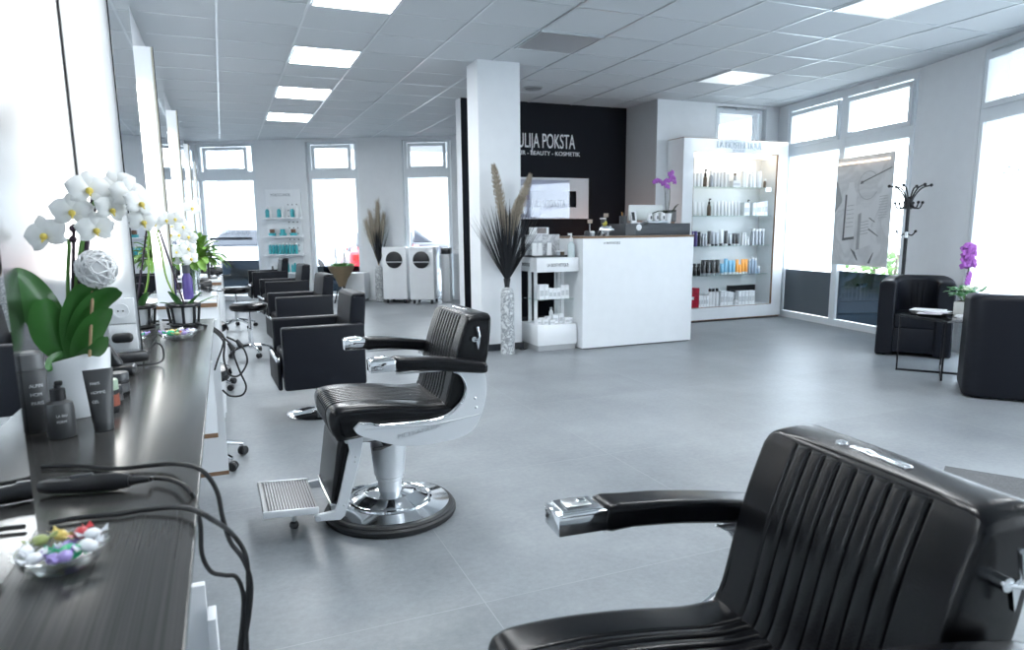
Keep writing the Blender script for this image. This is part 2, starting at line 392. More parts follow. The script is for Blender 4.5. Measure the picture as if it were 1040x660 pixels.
text_mesh('window_lettering', 'JULIJA POKSTA', .11, grey_txt, f5, (1.1, .026, 1.50), (R(90), 0, 0), sx=.7, ext=.001, mirror=True)
text_mesh('window_lettering', 'JULIJA POKSTA', .13, mat('grey lettering', (.25, .28, .32), .6), f1, (1.20, .085, 1.22), (R(90), 0, 0), sx=.78, ext=.001, mirror=True)
MB().box(.42, 1.24, .075, .085, 1.12, 1.17).build('window_stripe', mat('dark stripe', (.05, .06, .08), .5), f1, smooth=False)

# ================================================================== CEILING LAMPS
def ceiling_lamp(i, j, dm, label, power=0, group=None):
    x0, y0 = GX+i*.625, GY+j*.625
    t = thing('ceiling_lamp', label, 'ceiling lamp', (x0+.3125, y0+.3125, H), group=group)
    fb = MB(); bar_frame(fb, -.30, .30, -.30, .30, .014, 0, .01)
    fb2 = MB(); fb2.v = [(v[0], v[2], -v[1]-.006) for v in fb.v]; fb2.f = fb.f; fb2.build('frame', gm, t, smooth=False)
    MB().box(-.287, .287, -.287, .287, -.012, -.002).build('diffuser', dm, t, smooth=False)
    return t
for j, nm in ((2, 'nearest'), (5, 'middle'), (8, 'farthest')):
    ceiling_lamp(1, j, panel_lamp, 'square lit ceiling panel, %s of the three bright ones in a row' % nm, group='lit square panels in the ceiling')
for (i_, j_, tx) in ((1, -1, 'over the near counter'), (1, -4, 'over the camera'), (1, -7, 'behind the camera on the left'), (7, -6, 'behind the foreground chair'), (7, -9, 'nearest the entrance'), (4, -5, 'behind the camera in mid room')):  # unseen panels added out of frame to brighten the room
    ceiling_lamp(i_, j_, panel_lamp, 'added ceiling panel %s, unseen fill light outside the picture' % tx)
ceiling_lamp(4, 0, mat('unlit lamp prism', (.36, .37, .39), .3), 'grey unlit ceiling panel in front of the column')
ceiling_lamp(8, 1, dim_lamp, 'pale ceiling panel above the product shelf unit')
ceiling_lamp(7, -3, dim_lamp, 'pale ceiling panel cut by the upper right picture edge')
sp = thing('ceiling_speaker', 'round grey speaker grille in ceiling before black wall', 'speaker', (3.49, 7.74, H))
MB().lathe([(.115, 0), (.12, -.008), (.10, -.014), (.0, -.014)], 32).build('rim', gm, sp)
MB().lathe([(.10, -.0135), (.09, -.018), (.0, -.019)], 32).build('grille', mat('grey mesh', (.25, .27, .29), .6, bump=.6, bscale=500), sp)

# ================================================================== STYLING STATIONS
ZC = .85
def mirror_box(y0, y1, xf, label, ztop=2.21, tube_z=(1.10, 1.96), sockets=False):
    t = thing('mirror_cabinet', label, 'mirror', (-.49+XL, y0, ZC))
    d = xf+.49; L = y1-y0; h = ztop-ZC
    MB().box(0.001, d-.012, 0, L, .001, h).build('box', white_lam, t, smooth=False)
    MB().box(d-.012, d-.002, -.002, L+.002, .001, h).build('mirror_backing', mat('pale beige edge', (.52, .50, .42), .5) if not sockets else white_lam, t, smooth=False)
    MB().box(d-.002, d, -.002, L+.002, .001, h+.001).build('mirror_glass', mirror_m, t, smooth=False)
    MB().box(d-.0025, d+.0012, -.006, -.002, .001, h).build('edge_strip', black_plastic, t, smooth=False)
    z0, z1 = tube_z[0]-ZC, tube_z[1]-ZC
    lp = MB().rbox(d*.56, d*.80, -.012, 0, z0, z1, .004, 2).build('light_strip', tube_lamp, t)
    if sockets:
        for k, zz in enumerate((1.01, .925)):
            s = MB().rbox(d*.63, d*.63+.080, -.010, 0, zz-ZC-.041, zz-ZC+.041, .003, 2).build('wall_socket', white_gloss, t)
            pb = MB(); pb.m = Matrix.Translation((d*.63+.040, -.011, zz-ZC)) @ Matrix.Rotation(R(90), 4, 'X')
            pb.lathe([(.024, 0), (.024, .002), (.018, .002), (.018, -.002), (.0, -.002)], 24).build('socket_ring', white_lam, s)
            hb = MB()
            for q in (-.007, .007): hb.box(d*.63+.040+q-.002, d*.63+.040+q+.002, -.0145, -.0125, zz-ZC-.002, zz-ZC+.002)
            hb.build('pin_hole', black_plastic, s)
        pl_ = MB().rbox(d*.63+.01, d*.63+.07, -.045, -.010, .925-ZC-.014, .925-ZC+.016, .012, 3).build('plug', black_plastic, t)
    return t
mirror_box(.36, 1.04, -.247, 'tall mirror cabinet at left picture edge, its glass reflecting the candy dish', tube_z=(1.1, 1.9))
mirror_box(2.465, 3.135, -.247, 'tall mirror cabinet with power sockets and light strip behind the big orchid', sockets=True, tube_z=(1.12, 2.0))
mirror_box(4.26, 4.90, -.247, 'tall mirror cabinet behind the second, smaller orchid', tube_z=(1.1, 2.03), ztop=2.225)
mirror_box(6.30, 6.97, -.240, 'third white-lit mirror cabinet from the big orchid along left wall', tube_z=(1.0, 2.05), ztop=2.22)
mirror_box(8.40, 9.07, -.240, 'fourth mirror cabinet from the big orchid, before the far window', tube_z=(1.0, 2.05), ztop=2.2)
mirror_box(10.5, 11.2, -.240, 'farthest mirror cabinet on left wall, beside the far window', tube_z=(1.0, 2.05), ztop=2.2)
# glossy brushed splash panels on the wall in the niches
sp1 = MB().box(-.489+XL, -.375+XL, 1.045, 2.46, ZC+.001, 2.6).build('wall_panel', mat('brushed steel panel', (.50, .52, .54), .24, 1, bump=.04, bscale=40), smooth=False)
MB().box(-.3745+XL, -.371+XL, 2.446, 2.459, ZC+.002, 2.6).build('edge_seal', black_plastic, sp1, smooth=False)
tag(sp1, 'grey brushed wall panel in the niche behind the big orchid', 'wall panel')

def counter(y0, y1, label, near=False, edge=-.045):
    t = thing('wall_counter', label, 'counter', (XL, y0, 0)); L = y1-y0
    MB().rbox(-.489, edge, 0, L, ZC-.012, ZC, .002, 2).build('countertop', counter_m, t)
    return t
c1 = counter(-.35, 3.53, 'long dark brushed worktop running along the left wall below the nearest mirrors')
L1 = 3.88
MB().box(-.489, -.058, .0, L1, .832, .838).build('wood_edging', wood_edge, c1, smooth=False)
MB().rbox(-.47, -.10, .05, L1-.05, .70, .832, .003, 2).build('drawer_box', white_lam, c1)
MB().box(-.475, -.042, 2.72, 2.745, .60, .838).build('side_panel', white_lam, c1, smooth=False)
MB().box(-.475, -.042, 2.719, 2.746, .585, .60).build('panel_edge', wood_edge, c1, smooth=False)
MB().box(-.475, -.035, L1-.03, L1-.003, .10, .845).build('side_panel', white_lam, c1, smooth=False)
MB().box(-.475, -.035, L1-.031, L1-.002, .08, .10).build('panel_edge', wood_edge, c1, smooth=False)
MB().rbox(-.47, -.45, .05, L1-.05, .0, .70, .003, 2).build('back_panel', white_lam, c1)
cs = thing('side_cabinet', 'white pedestal standing under the near end of the dark worktop', 'cabinet', (XL, .85, 0))
MB().rbox(-.44, -.062, .485, .505, 0.0, .58, .002, 2).build('end_panel', white_lam, cs)
MB().rbox(-.44, -.062, .02, .04, 0.0, .52, .002, 2).build('end_panel', white_lam, cs)
MB().rbox(-.44, -.08, .041, .484, .10, .12, .002, 1).build('shelf', white_lam, cs)
MB().rbox(-.44, -.42, .041, .484, .121, .5, .002, 1).build('back_panel', white_lam, cs)
MB().rbox(-.060, -.045, .43, .486, .03, .535, .002, 2).build('door_edge', white_lam, cs)
for k, (y0, y1, lab) in enumerate([(4.55, 5.75, 'white wall counter with brown edge just beyond the long dark worktop'), (6.48, 7.6, 'white wall counter behind the leafy plant, third from the front'), (8.02, 9.6, 'white wall counter nearest the far window'), (10.2, 11.6, 'small white wall counter under the farthest mirror')]):
    t = thing('white_wall_counter', lab, 'counter', (XL*.5 if k else XL, y0, 0)); L = y1-y0
    MB().rbox(-.489, -.04, 0, L, ZC-.02, ZC, .002, 2).build('countertop', white_gloss, t)
    MB().box(-.489, -.041, .0, L, ZC-.045, ZC-.0205).build('wood_edging', wood_edge, t, smooth=False)
    MB().box(-.489, -.045, .012, L-.012, .10, ZC-.046).build('cabinet_body', white_lam, t, smooth=False)
    MB().box(-.44, -.09, .04, L-.04, .0, .10).build('plinth', grey_wall, t, smooth=False)
    MB().box(-.044, -.036, .03, L/2-.004, .13, ZC-.06).build('door', white_lam, t, smooth=False)
    MB().box(-.044, -.036, L/2+.004, L-.03, .13, ZC-.06).build('door', white_lam, t, smooth=False)

# ================================================================== BARBER CHAIRS
def loft_pad(prof, W, r, grooves=(), gw=.006, gd=.006, ny=None, wt=None, corner=None):
    """closed xz profile lofted across y with rounded ends; grooves pressed in where wt is 1"""
    n = len(prof); P = [Vector((a, b)) for a, b in prof]
    area = sum(P[i].x*P[(i+1) % n].y-P[(i+1) % n].x*P[i].y for i in range(n))
    N = []
    for i in range(n):
        t = (P[(i+1) % n]-P[i-1]); t.normalize(); nn = Vector((t.y, -t.x)) * (1 if area > 0 else -1); N.append(nn)
    ys = set()
    m_ = 8
    for k in range(m_+1):
        a = math.pi/2*k/m_; y = W/2-r+r*math.sin(a); ys.add(round(y, 5)); ys.add(round(-y, 5))
        if corner: y = W/2-corner[1]+corner[1]*math.sin(a); ys.add(round(y, 5)); ys.add(round(-y, 5))
    for g in grooves:
        for q in (-1.6, -1, -.5, 0, .5, 1, 1.6): ys.add(round(g+q*gw, 5))
    gs = sorted(grooves)
    for a, b in zip(gs, gs[1:]):
        for q in (.3, .4, .5, .6, .7): ys.add(round(a+(b-a)*q, 5))
    ys.add(0.0); ys = sorted(ys); vs = []; fs = []
    for y in ys:
        e = max(0, (abs(y)-(W/2-r))/r); ins = r*(1-math.sqrt(max(0, 1-e*e)))
        g = sum(math.exp(-((y-q)/(gw*.55))**2) for q in grooves)*gd
        for a, b in zip(gs, gs[1:]):
            if a < y < b: g -= .0028*(1-(2*(y-a)/(b-a)-1)**2)
        for i in range(n):
            k = ins + (g*(wt[i] if wt else 1))
            p = P[i]-N[i]*k; pz = p.y
            if corner:
                zt, rc = corner; ey = max(0, (abs(y)-(W/2-rc))/rc)
                if pz > zt-rc and ey > 0: pz = (zt-rc)+(pz-(zt-rc))*math.sqrt(max(0, 1-ey*ey))
            vs.append((p.x, y, pz))
    for j in range(len(ys)-1):
        for i in range(n):
            k = (i+1) % n; fs.append((j*n+i, j*n+k, (j+1)*n+k, (j+1)*n+i))
    fs.append(tuple(range(n))[::-1]); fs.append(tuple((len(ys)-1)*n+i for i in range(n)))
    b = MB(); b.add(vs, fs); return b

def prof_smooth(pts, n=6, wts=None):
    P = smooth_path([(a, b, 0) for a, b in pts], n, closed=True)
    return [(p.x, p.y) for p in P]

def make_barber(label):
    t = thing('barber_chair', label, 'barber chair', group='vintage barber chairs')
    # base
    MB().lathe([(0, .004), (.287, .004), (.292, .012), (.292, .026), (.284, .034), (.284, .040), (.276, .047), (.262, .048), (.255, .044), (0, .044)], 64).build('rubber_ring', rubber, t)
    bp = MB().lathe([(.262, .044), (.262, .052), (.19, .066), (.186, .074), (.178, .078), (.168, .076), (.125, .094), (.119, .100), (.112, .103), (.105, .100), (.066, .108), (.05, .112), (0, .112)], 64).build('base_plate', chrome, t, sharp=25)
    cl = MB().lathe([(.053, .10), (.053, .155), (.060, .160), (.060, .172), (.066, .18), (.078, .30), (.080, .43), (.0, .43)], 48).build('column', castalu, t, sharp=25)
    # lever under the seat
    MB().tube([(-.02, .06, .36), (.0, .12, .355), (.07, .16, .35), (.10, .165, .352)], .008).rbox(-.03, .06, -.09, .16, .36, .385, .006).build('pump_lever', black_metal, t)
    MB().rbox(-.24, .22, -.20, .20, .395, .43, .012).build('seat_pan', steel, t)
    MB().prism([(.20, .39), (-.05, .36), (-.05, .37), (.20, .41)], .13, .15, 'y').build('link_bar', black_metal, t)
    MB().prism([(.20, .39), (-.05, .36), (-.05, .37), (.20, .41)], -.15, -.13, 'y').build('link_bar', black_metal, t)
    # side frames
    outer = [(.168, .494), (.12, .486), (.097, .478), (.0, .474), (-.08, .472), (-.147, .474), (-.20, .487), (-.24, .515), (-.268, .546), (-.280, .590), (-.270, .625), (-.25, .652), (-.225, .664)]
    rear = [(-.362, .664), (-.370, .60), (-.368, .55), (-.355, .498), (-.335, .45), (-.305, .41), (-.265, .390), (-.21, .378), (-.13, .372), (-.05, .374), (.03, .388), (.129, .427), (.176, .450), (.192, .472)]
    so = [(p.x, p.y) for p in smooth_path([(a, b, 0) for a, b in outer], 4)]
    sr = [(p.x, p.y) for p in smooth_path([(a, b, 0) for a, b in rear], 4)]
    poly = so + sr
    for sgn in (1, -1):
        y0, y1 = sgn*.243, sgn*.268
        f = MB().prism(poly, y0, y1, 'y').build('side_frame', castalu, t, sharp=30)
        mod = f.modifiers.new('bevel', 'BEVEL'); mod.width = .004; mod.segments = 2; mod.limit_method = 'ANGLE'
        # raised rib and chrome trim of the inner opening
        yo = y1+sgn*.001
        MB().tube([(a, yo, b) for a, b in [(.15, .470), (.05, .462), (-.06, .455), (-.15, .455), (-.22, .462), (-.30, .47), (-.345, .475)]], .0022, 6).build('trim_line', steel, f)
        MB().tube([(p[0], y1, p[1]) for p in so], .0035, 6).build('chrome_edge', chrome, f)
        for (a, b) in ((-.318, .545), (-.322, .505)):
            sb = MB(); sb.sphere((a, yo, b), .006, sy=.5); sb.build('screw', steel, f)
        text_mesh('maker_lettering', 'PIETRANERA', .024, black_metal if False else steel, f, ((.02, yo+.0005, .414) if sgn > 0 else (-.235, yo-.0005, .432)), (R(90), R(8) if sgn < 0 else R(-8), R(180) if sgn > 0 else 0), sx=1.35, ext=.0012)
    # seat
    seat_pts = [(-.24, .520), (-.12, .528), (0, .545), (.12, .556), (.22, .556), (.262, .546), (.280, .52), (.276, .47), (.258, .43), (.235, .415), (.10, .425), (-.10, .435), (-.24, .44)]
    sp_ = prof_smooth(seat_pts, 5)
    wts = [1 if (z > .49 or x > .24) else 0 for x, z in sp_]
    gr = [(-.135+.03*k) for k in range(10)]
    loft_pad(sp_, .475, .035, gr, .0055, .0055, wt=wts).build('seat_cushion', leather, t, sharp=60)
    # backrest: thick pad, leaning back
    back = [(-.185, .49), (-.212, .56), (-.24, .68), (-.265, .77), (-.292, .845), (-.303, .872), (-.310, .884), (-.325, .890), (-.360, .893), (-.398, .891), (-.412, .875), (-.408, .80), (-.392, .70), (-.35, .58), (-.30, .50), (-.24, .47)]
    bp_ = prof_smooth(back, 5)
    bw = [1 if (x > -.31 and z < .878 and not (z < .62 and x < -.24)) else 0 for x, z in bp_]
    bp2 = loft_pad(bp_, .465, .014, [(-.142+.0355*k) for k in range(9)], .005, .006, wt=bw, corner=(.893, .036)).build('backrest', leather, t, sharp=60)
    # piping round the front face
    pts = []
    for a, b in [(-.20, .53), (-.24, .68), (-.265, .77), (-.295, .855)]: pts.append((a-.004, -.205, b))
    pts += [(-.312, -.165, .884), (-.318, 0, .887), (-.312, .165, .884)]
    for a, b in [(-.295, .855), (-.265, .77), (-.24, .68), (-.20, .53)]: pts.append((a-.004, .205, b))
    MB().tube([(-.002+p[0]*1.0, p[1]*1.04, p[2]) for p in smooth_path(pts, 5)], .004, 6).build('piping', leather, bp2)
    bdg = MB().rbox(-.362, -.345, -.06, .06, .889, .897, .003).build('chrome_badge', chrome, bp2)
    MB().lathe([(.0, .012), (.010, .008), (.012, 0), (.0, 0)], 16, c=(-.354, -.085, .887)).build('screw_cap', chrome, bp2)
    for sgn in (1, -1):
        y = sgn*.232
        k = MB().tube([(-.325, y, .79), (-.325, y+sgn*.022, .79)], .011, 16).build('knob', chrome, bp2)
        MB().tube([(-.325, y+sgn*.022, .79), (-.345, y+sgn*.024, .785), (-.348, y+sgn*.022, .80), (-.340, y+sgn*.022, .842)], .0045, 8).prism([(-.352, .788), (-.342, .745), (-.332, .786), (-.342, .796)], y+sgn*.014, y+sgn*.022, 'y').build('recline_lever', chrome, bp2)
    # arms
    for sgn in (1, -1):
        yc = sgn*.287; w2 = .037
        def az(x): return .746-.0*x if x > .0 else .746+.118*x+.0
        path = [(.03, .748), (-.03, .748), (-.12, .741), (-.22, .727), (-.30, .712), (-.352, .700), (-.360, .680), (-.350, .658), (-.29, .663), (-.2, .676), (-.12, .687), (-.03, .694), (.03, .696)]
        pp = prof_smooth(path, 3)
        ab = loft_pad(pp, .078, .016).build('armrest_pad', leather, t, sharp=60); ab.location = (0, yc, 0)
        cap = MB(); cap.rbox(.028, .128, yc-w2, yc+w2, .700, .745, .004, 2)
        cap.rbox(.040, .118, yc-w2+.007, yc+w2-.007, .743, .7505, .002, 1)
        co = cap.build('chrome_arm_end', chrome, t)
        MB().rbox(.054, .104, yc-.02, yc+.02, .7515, .7545, .002, 2).build('ashtray_lid', steel, co)
        MB().rbox(.060, .078, yc-.008, yc+.008, .753, .758, .002, 2).build('lid_tab', chrome, co)
        MB().tube([(.022, yc, .698), (.022, yc, .683), (-.10, yc, .681), (-.20, yc, .678), (-.26, yc*.955, .66)], .003, 6).build('arm_rod', steel, t)
    # leg rest and footrest
    for sgn in (1, -1):
        y0, y1 = sgn*.190, sgn*.212
        poly = [(.150, .455), (.206, .452), (.212, .42), (.204, .37), (.214, .34), (.262, .16), (.275, .130), (.345, .125), (.352, .112), (.345, .098), (.255, .090), (.236, .105), (.222, .15), (.158, .352), (.150, .40)]
        lf = MB().prism(poly, y0, y1, 'y').build('footrest_bracket', castalu, t, sharp=30)
        mod = lf.modifiers.new('bevel', 'BEVEL'); mod.width = .003; mod.segments = 2; mod.limit_method = 'ANGLE'
        for (a, b) in ((.182, .345), (.185, .325), (.238, .15)):
            MB().sphere((a, y1+sgn*.0005, b), .005, sy=.5).build('screw', steel, lf)
        MB().tube([(.345, sgn*.185, .112), (.345, sgn*.218, .112)], .012, 16).build('pivot', steel, lf)
    cp = [(.215, .425), (.245, .40), (.262, .30), (.278, .20), (.282, .155), (.262, .15), (.235, .20), (.205, .32), (.195, .40)]
    cpo = loft_pad(prof_smooth(cp, 4), .37, .02).build('calf_pad', leather, t, sharp=60)
    MB().tube([(.222, -.185, .425), (.226, 0, .425), (.222, .185, .425)], .006).tube([(.285, -.185, .15), (.288, 0, .15), (.285, .185, .15)], .006).build('pad_trim', chrome, cpo)
    fp = MB(); x0, x1 = .335, .545; ang = R(-3)
    fp.m = Matrix.Translation((x0, 0, .135)) @ Matrix.Rotation(R(-4), 4, 'Y')
    prof = [(0, -.012), (0, .004)]
    nr = 17
    for k in range(nr):
        a = .006+k*(.190/nr); prof += [(a, .002), (a+.0015, .011), (a+.0055, .011), (a+.007, .002)]
    prof += [(.198, .004), (.200, .014), (.212, .014), (.216, .004), (.212, -.014), (.204, -.018)]
    fp.prism(prof, -.178, .178, 'y')
    fo_ = fp.build('footrest_plate', mat('dull ribbed metal', (.34, .35, .36), .45, .5), t, sharp=20)
    for sgn in (1, -1):
        fe = MB(); fe.m = fp.m; fe.rbox(0, .215, sgn*.176, sgn*.188, -.016, .014, .004, 2); fe.build('plate_rim', castalu, fo_)
    MB().tube([(.42, 0, .128), (.42, 0, .03)], .009, 12).build('support_post', steel, t)
    MB().lathe([(0, .004), (.016, .004), (.02, .012), (.018, .024), (.010, .032), (0, .032)], 20, c=(.42, 0, 0)).build('rubber_foot', rubber, t)
    return t
bc = make_barber('black vintage barber chair with chrome footrest standing clear in mid floor')
bc.location = (.588, 2.905, 0); bc.rotation_euler = (0, 0, R(180.8)); bc.scale = (1, 1, 1.015)
dup(bc, (.632, .80, 0), R(175.5), 'black vintage barber chair in the foreground, cut by the lower right picture corner', scale=(1.02, 1.02, .962))

# ================================================================== STYLING CHAIRS
def make_styling(label):
    t = thing('styling_chair', label, 'salon chair', group='row of boxy black styling chairs')
    MB().lathe([(0, 0.002), (.226, .002), (.228, .008), (.215, .016), (.12, .030), (.04, .042), (.032, .05), (0, .05)], 48).build('base_disc', chrome, t, sharp=25)
    MB().lathe([(.028, .04), (.028, .20), (.036, .205), (.036, .25), (0, .25)], 24).build('column', steel, t)
    MB().rbox(-.22, .22, -.22, .22, .245, .275, .01).build('under_frame', black_metal, t)
    st = MB().rbox(-.22, .25, -.235, .235, .27, .47, .03, 4).build('seat_cushion', leather_matte, t)
    for sgn in (1, -1):
        a = MB().rbox(-.265, .262, sgn*.237, sgn*.325, .245, .652, .016, 4).build('arm_panel', leather_matte, t)
        MB().tube([(-.25, sgn*.322, .645), (.25, sgn*.322, .645)], .0035, 6).build('arm_piping', leather_matte, a)
    bk = [(-.14, .42), (-.175, .60), (-.202, .80), (-.210, .832), (-.230, .845), (-.285, .843), (-.302, .82), (-.285, .60), (-.258, .40), (-.25, .32), (-.16, .32)]
    loft_pad(prof_smooth(bk, 4), .465, .018).build('backrest', leather_matte, t, sharp=50)
    MB().rbox(.262, .275, -.20, .20, .27, .44, .005).build('front_panel', leather_matte, t)
    fr = MB().rbox(.268, .295, -.26, .26, .24, .44, .010, 3).build('leg_panel', leather_matte, t)
    MB().rbox(.272, .302, -.262, .262, .425, .452, .008, 3).build('chrome_edge', chrome, fr)
    return t
scn = make_styling('boxy black styling chair nearest the camera, behind the barber chair')
pos = [((.525, 4.83), 182, None), ((.63, 7.05), 184, 'second boxy black styling chair, directly behind the nearest one'), ((.66, 9.3), 184, 'third boxy black styling chair from the front of the row'), ((.60, 11.7), 184, 'farthest boxy black styling chair, before the far window')]
for i, ((x, y), a, lab) in enumerate(pos):
    if i == 0: scn.location = (x, y, 0); scn.rotation_euler = (0, 0, R(a))
    else: dup(scn, (x, y, 0), R(a), lab)

# ================================================================== STOOLS
def make_stool(label):
    t = thing('rolling_stool', label, 'stool', group='rolling stools at the wall counters')
    MB().lathe([(0, .46), (.13, .46), (.175, .475), (.19, .50), (.185, .53), (.16, .545), (0, .548)], 36).build('seat', leather, t)
    MB().lathe([(.024, .08), (.024, .28), (.015, .285), (.015, .46), (0, .46)], 20).build('gas_column', chrome, t)
    for k in range(5):
        a = 2*math.pi*k/5+.3; c, s = math.cos(a), math.sin(a)
        l = MB().tube([(.02*c, .02*s, .115), (.12*c, .12*s, .10), (.235*c, .235*s, .068)], .014, 8, [.018, .015, .010]).build('leg', chrome, t)
        b = MB(); b.m = Matrix.Translation((.235*c, .235*s, .028)) @ Matrix.Rotation(a+.5, 4, 'Z') @ Matrix.Rotation(R(90), 4, 'X')
        b.lathe([(0, -.022), (.020, -.022), (.026, -.016), (.026, -.004), (.018, 0), (.026, .004), (.026, .016), (.020, .022), (0, .022)], 20)
        b.build('caster', black_plastic, l)
    return t
stl = make_stool('round black rolling stool at the far counters, beside the farthest styling chair')
stl.location = (.08, 9.8, 0)
dup(stl, (.17, 7.5, 0), .9, 'black rolling stool pushed in front of the counter behind the leafy plant')
dup(stl, (-.23, 5.98, 0), .25, 'black rolling stool with only its casters showing past the hanging cables')
dup(stl, (-.22, 3.96, 0), .12, 'rolling stool nearest the camera, chrome legs showing past the dark worktop')

# ================================================================== COLUMN, VASES
def blades(n, length, w0, spread, c, m_, name, parent, droop=.3, minr=.0, up=1.0, seed=1, arc=(0, 2*math.pi), back=1):
    rnd = random.Random(seed); b = MB()
    for k in range(n):
        a = rnd.uniform(*arc); el = rnd.uniform(minr, spread); L = length*rnd.uniform(.65, 1.05)
        dx, dy = math.cos(a)*math.sin(el), min(back, math.sin(a)*math.sin(el)); dz = math.cos(el)*up
        pts = []
        for q in range(6):
            s = q/5*L; pts.append(Vector((c[0]+dx*s, c[1]+dy*s, c[2]+dz*s-droop*math.sin(el)*(s*s)/L*.5)))
        side = Vector((-math.sin(a+rnd.uniform(-1, 1)), math.cos(a), rnd.uniform(-.5, .5))).normalized()
        vs = []; fs = []
        for q, p in enumerate(pts):
            w_ = w0*(1-q/5)**.7*(.4 if q == 0 else 1)+.0004
            vs += [p-side*w_, p+side*w_, p+Vector((dx, dy, -dz)).cross(side)*w_*.3]
        for q in range(5):
            for (i, j) in ((0, 1), (1, 2), (2, 0)): fs.append((q*3+i, q*3+j, (q+1)*3+j, (q+1)*3+i))
        b.add(vs, fs)
    return b.build(name, m_, parent)
def plume(path, r, n, m_, name, parent, seed=3, hl=.05):
    rnd = random.Random(seed); P = smooth_path(path, 8); b = MB(); b.tube(P, r*.3, 6, [r*.45*math.sin(math.pi*(i+1)/(len(P)+1))**.5+.002 for i in range(len(P))])
    N = len(P)
    for k in range(n):
        i = rnd.randrange(0, N-1); t = (P[min(i+1, N-1)]-P[max(0, i-1)]).normalized(); o = t.orthogonal().normalized(); o2 = t.cross(o)
        a = rnd.uniform(0, 2*math.pi); d = (o*math.cos(a)+o2*math.sin(a)); rr = r*(math.sin(math.pi*(i+.8)/N)**.6)
        rr *= rnd.uniform(.45, 1.1); p0 = P[i]+d*rr*.15; p1 = p0+d*rr*.7+t*hl*rnd.uniform(.3, .8); p2 = p1+t*hl*rnd.uniform(.4, .9)+d*rr*.15+Vector((0, 0, -.006))
        wv = t.cross(d)*rnd.uniform(.0010, .0022)
        b.add([p0-wv, p0+wv, p1-wv, p1+wv, p2, p0+d*.002, p1+d*.003], [(0, 1, 3, 2), (2, 3, 4), (0, 2, 6, 5), (5, 6, 3, 1), (6, 2, 4), (6, 4, 3)])
    return b.build(name, m_, parent)
pampas = mat('dried pampas', (.36, .32, .26), .9, var=.3, vscale=50)
blackleaf = mat('black dyed palm', (.012, .014, .018), .6)
stemtan = mat('dried stem', (.42, .33, .20), .8)
v = thing('floor_vase', 'tall grey marbled cylinder vase on floor in front of white column', 'vase', (2.60, 6.44, 0))
MB().lathe([(0, .002), (.072, .002), (.073, .02), (.070, .25), (.071, .55), (.068, .63), (.052, .665), (.034, .675), (.030, .68), (0, .68)], 40).build('body', marble_m, v)
MB().lathe([(.026, .675), (.026, .70), (.036, .765), (.030, .77), (.0, .74)], 28).build('neck', black_plastic, v)
g = thing('pampas_bouquet', 'black palm fronds with beige pampas plumes in the marbled vase', 'dried flowers', (2.60, 6.44, .70))
blades(300, .80, .0085, .58, (0, 0, .03), blackleaf, 'palm_fronds', g, droop=.15, seed=5, back=.16)
sd = [((0, 0, 0), (-.02, 0, .35), (-.06, .0, .80), (-.125, .0, 1.16)), ((0, 0, 0), (.02, .0, .3), (.07, .02, .6), (.14, 0, .86)), ((0, 0, 0), (-.02, -.02, .3), (-.01, -.03, .50), (-.035, -.03, .72)), ((0, 0, 0), (.03, 0, .35), (.14, .0, .75), (.255, .0, 1.07))]
for k, pth in enumerate(sd):
    P = smooth_path(pth, 6); cut = int(len(P)*.52)
    s = MB().tube(P[:cut+3], .004, 6).build('stem', stemtan, g)
    plume([P[i] for i in (cut, (cut+len(P)-1)//2, len(P)-1)], .054, 1500, pampas, 'plume', s, seed=10+k)
cbl = MB().tube(smooth_path([(2.70, 6.60, .12), (2.74, 6.58, .05), (2.80, 6.57, .006), (2.86, 6.58, .006), (2.90, 6.62, .006)], 5), .005, 6).build('power_cable', black_plastic)
tag(cbl, 'thin black cable between marbled vase and display stand', 'cable')

v2 = thing('floor_vase', 'slim grey vase standing by far wall left of the white cabinets', 'vase', (2.72, 13.0, 0))
v2.location = (2.54, 12.42, 0)
MB().lathe([(0, .002), (.08, .002), (.08, .55), (.06, .62), (.03, .65), (0, .65)], 28).build('body', marble_m, v2)
g2 = thing('pampas_bouquet', 'dried brown grass bouquet in the slim vase by far wall', 'dried flowers', (2.54, 12.42, .62))
blades(90, .75, .011, .36, (0, 0, .03), blackleaf, 'palm_fronds', g2, droop=.15, seed=8, back=.10)
for k, (a, b_) in enumerate(((-.12, .95), (.02, 1.15), (.12, .9), (-.02, .8), (-.2, .8))):
    P = smooth_path([(0, 0, 0), (a*.4, 0, b_*.45), (a, 0, b_)], 6); s = MB().tube(P[:8], .006, 6).build('stem', stemtan, g2)
    plume([P[6], P[9], P[12]], .085, 260, pampas, 'plume', s, seed=30+k, hl=.09)

# ================================================================== RECEPTION
logo_dark = mat('dark logo print', (.08, .09, .10), .6)
CX0, CX1, CY = 3.39, 4.765, 6.3
rc = thing('reception_counter', 'white reception counter with brown edged top in front of black wall', 'reception desk', (CX0, CY, 0))
W_ = CX1-CX0
MB().box(0, W_, 0, .04, .012, 1.155).build('front_panel', white_lam, rc, smooth=False)
MB().box(0, .04, .0405, .62, .012, 1.155).build('side_panel', white_lam, rc, smooth=False)
MB().box(W_-.04, W_, .0405, .62, .012, 1.155).build('side_panel', white_lam, rc, smooth=False)
MB().rbox(-.003, W_+.003, -.006, .62, 1.156, 1.178, .002, 2).build('top', wood_edge, rc)
MB().box(.02, W_-.02, .01, .60, 0, .012).build('plinth', dark_base, rc, smooth=False)
MB().box(.01, W_-.01, .0, .60, 1.1785, 1.1795).build('top_surface', mat('grey worktop', (.25, .25, .26), .35), rc, smooth=False)
text_mesh('logo', 'LA BIOSTHETIQUE', .034, logo_dark, rc, (.24, -.001, 1.095), (R(90), 0, 0), sx=.72, ext=.0008)
rb = thing('raised_counter_box', 'dark grey raised shelf box on right half of the reception counter', 'counter box', (3.93, 6.36, 1.1796))
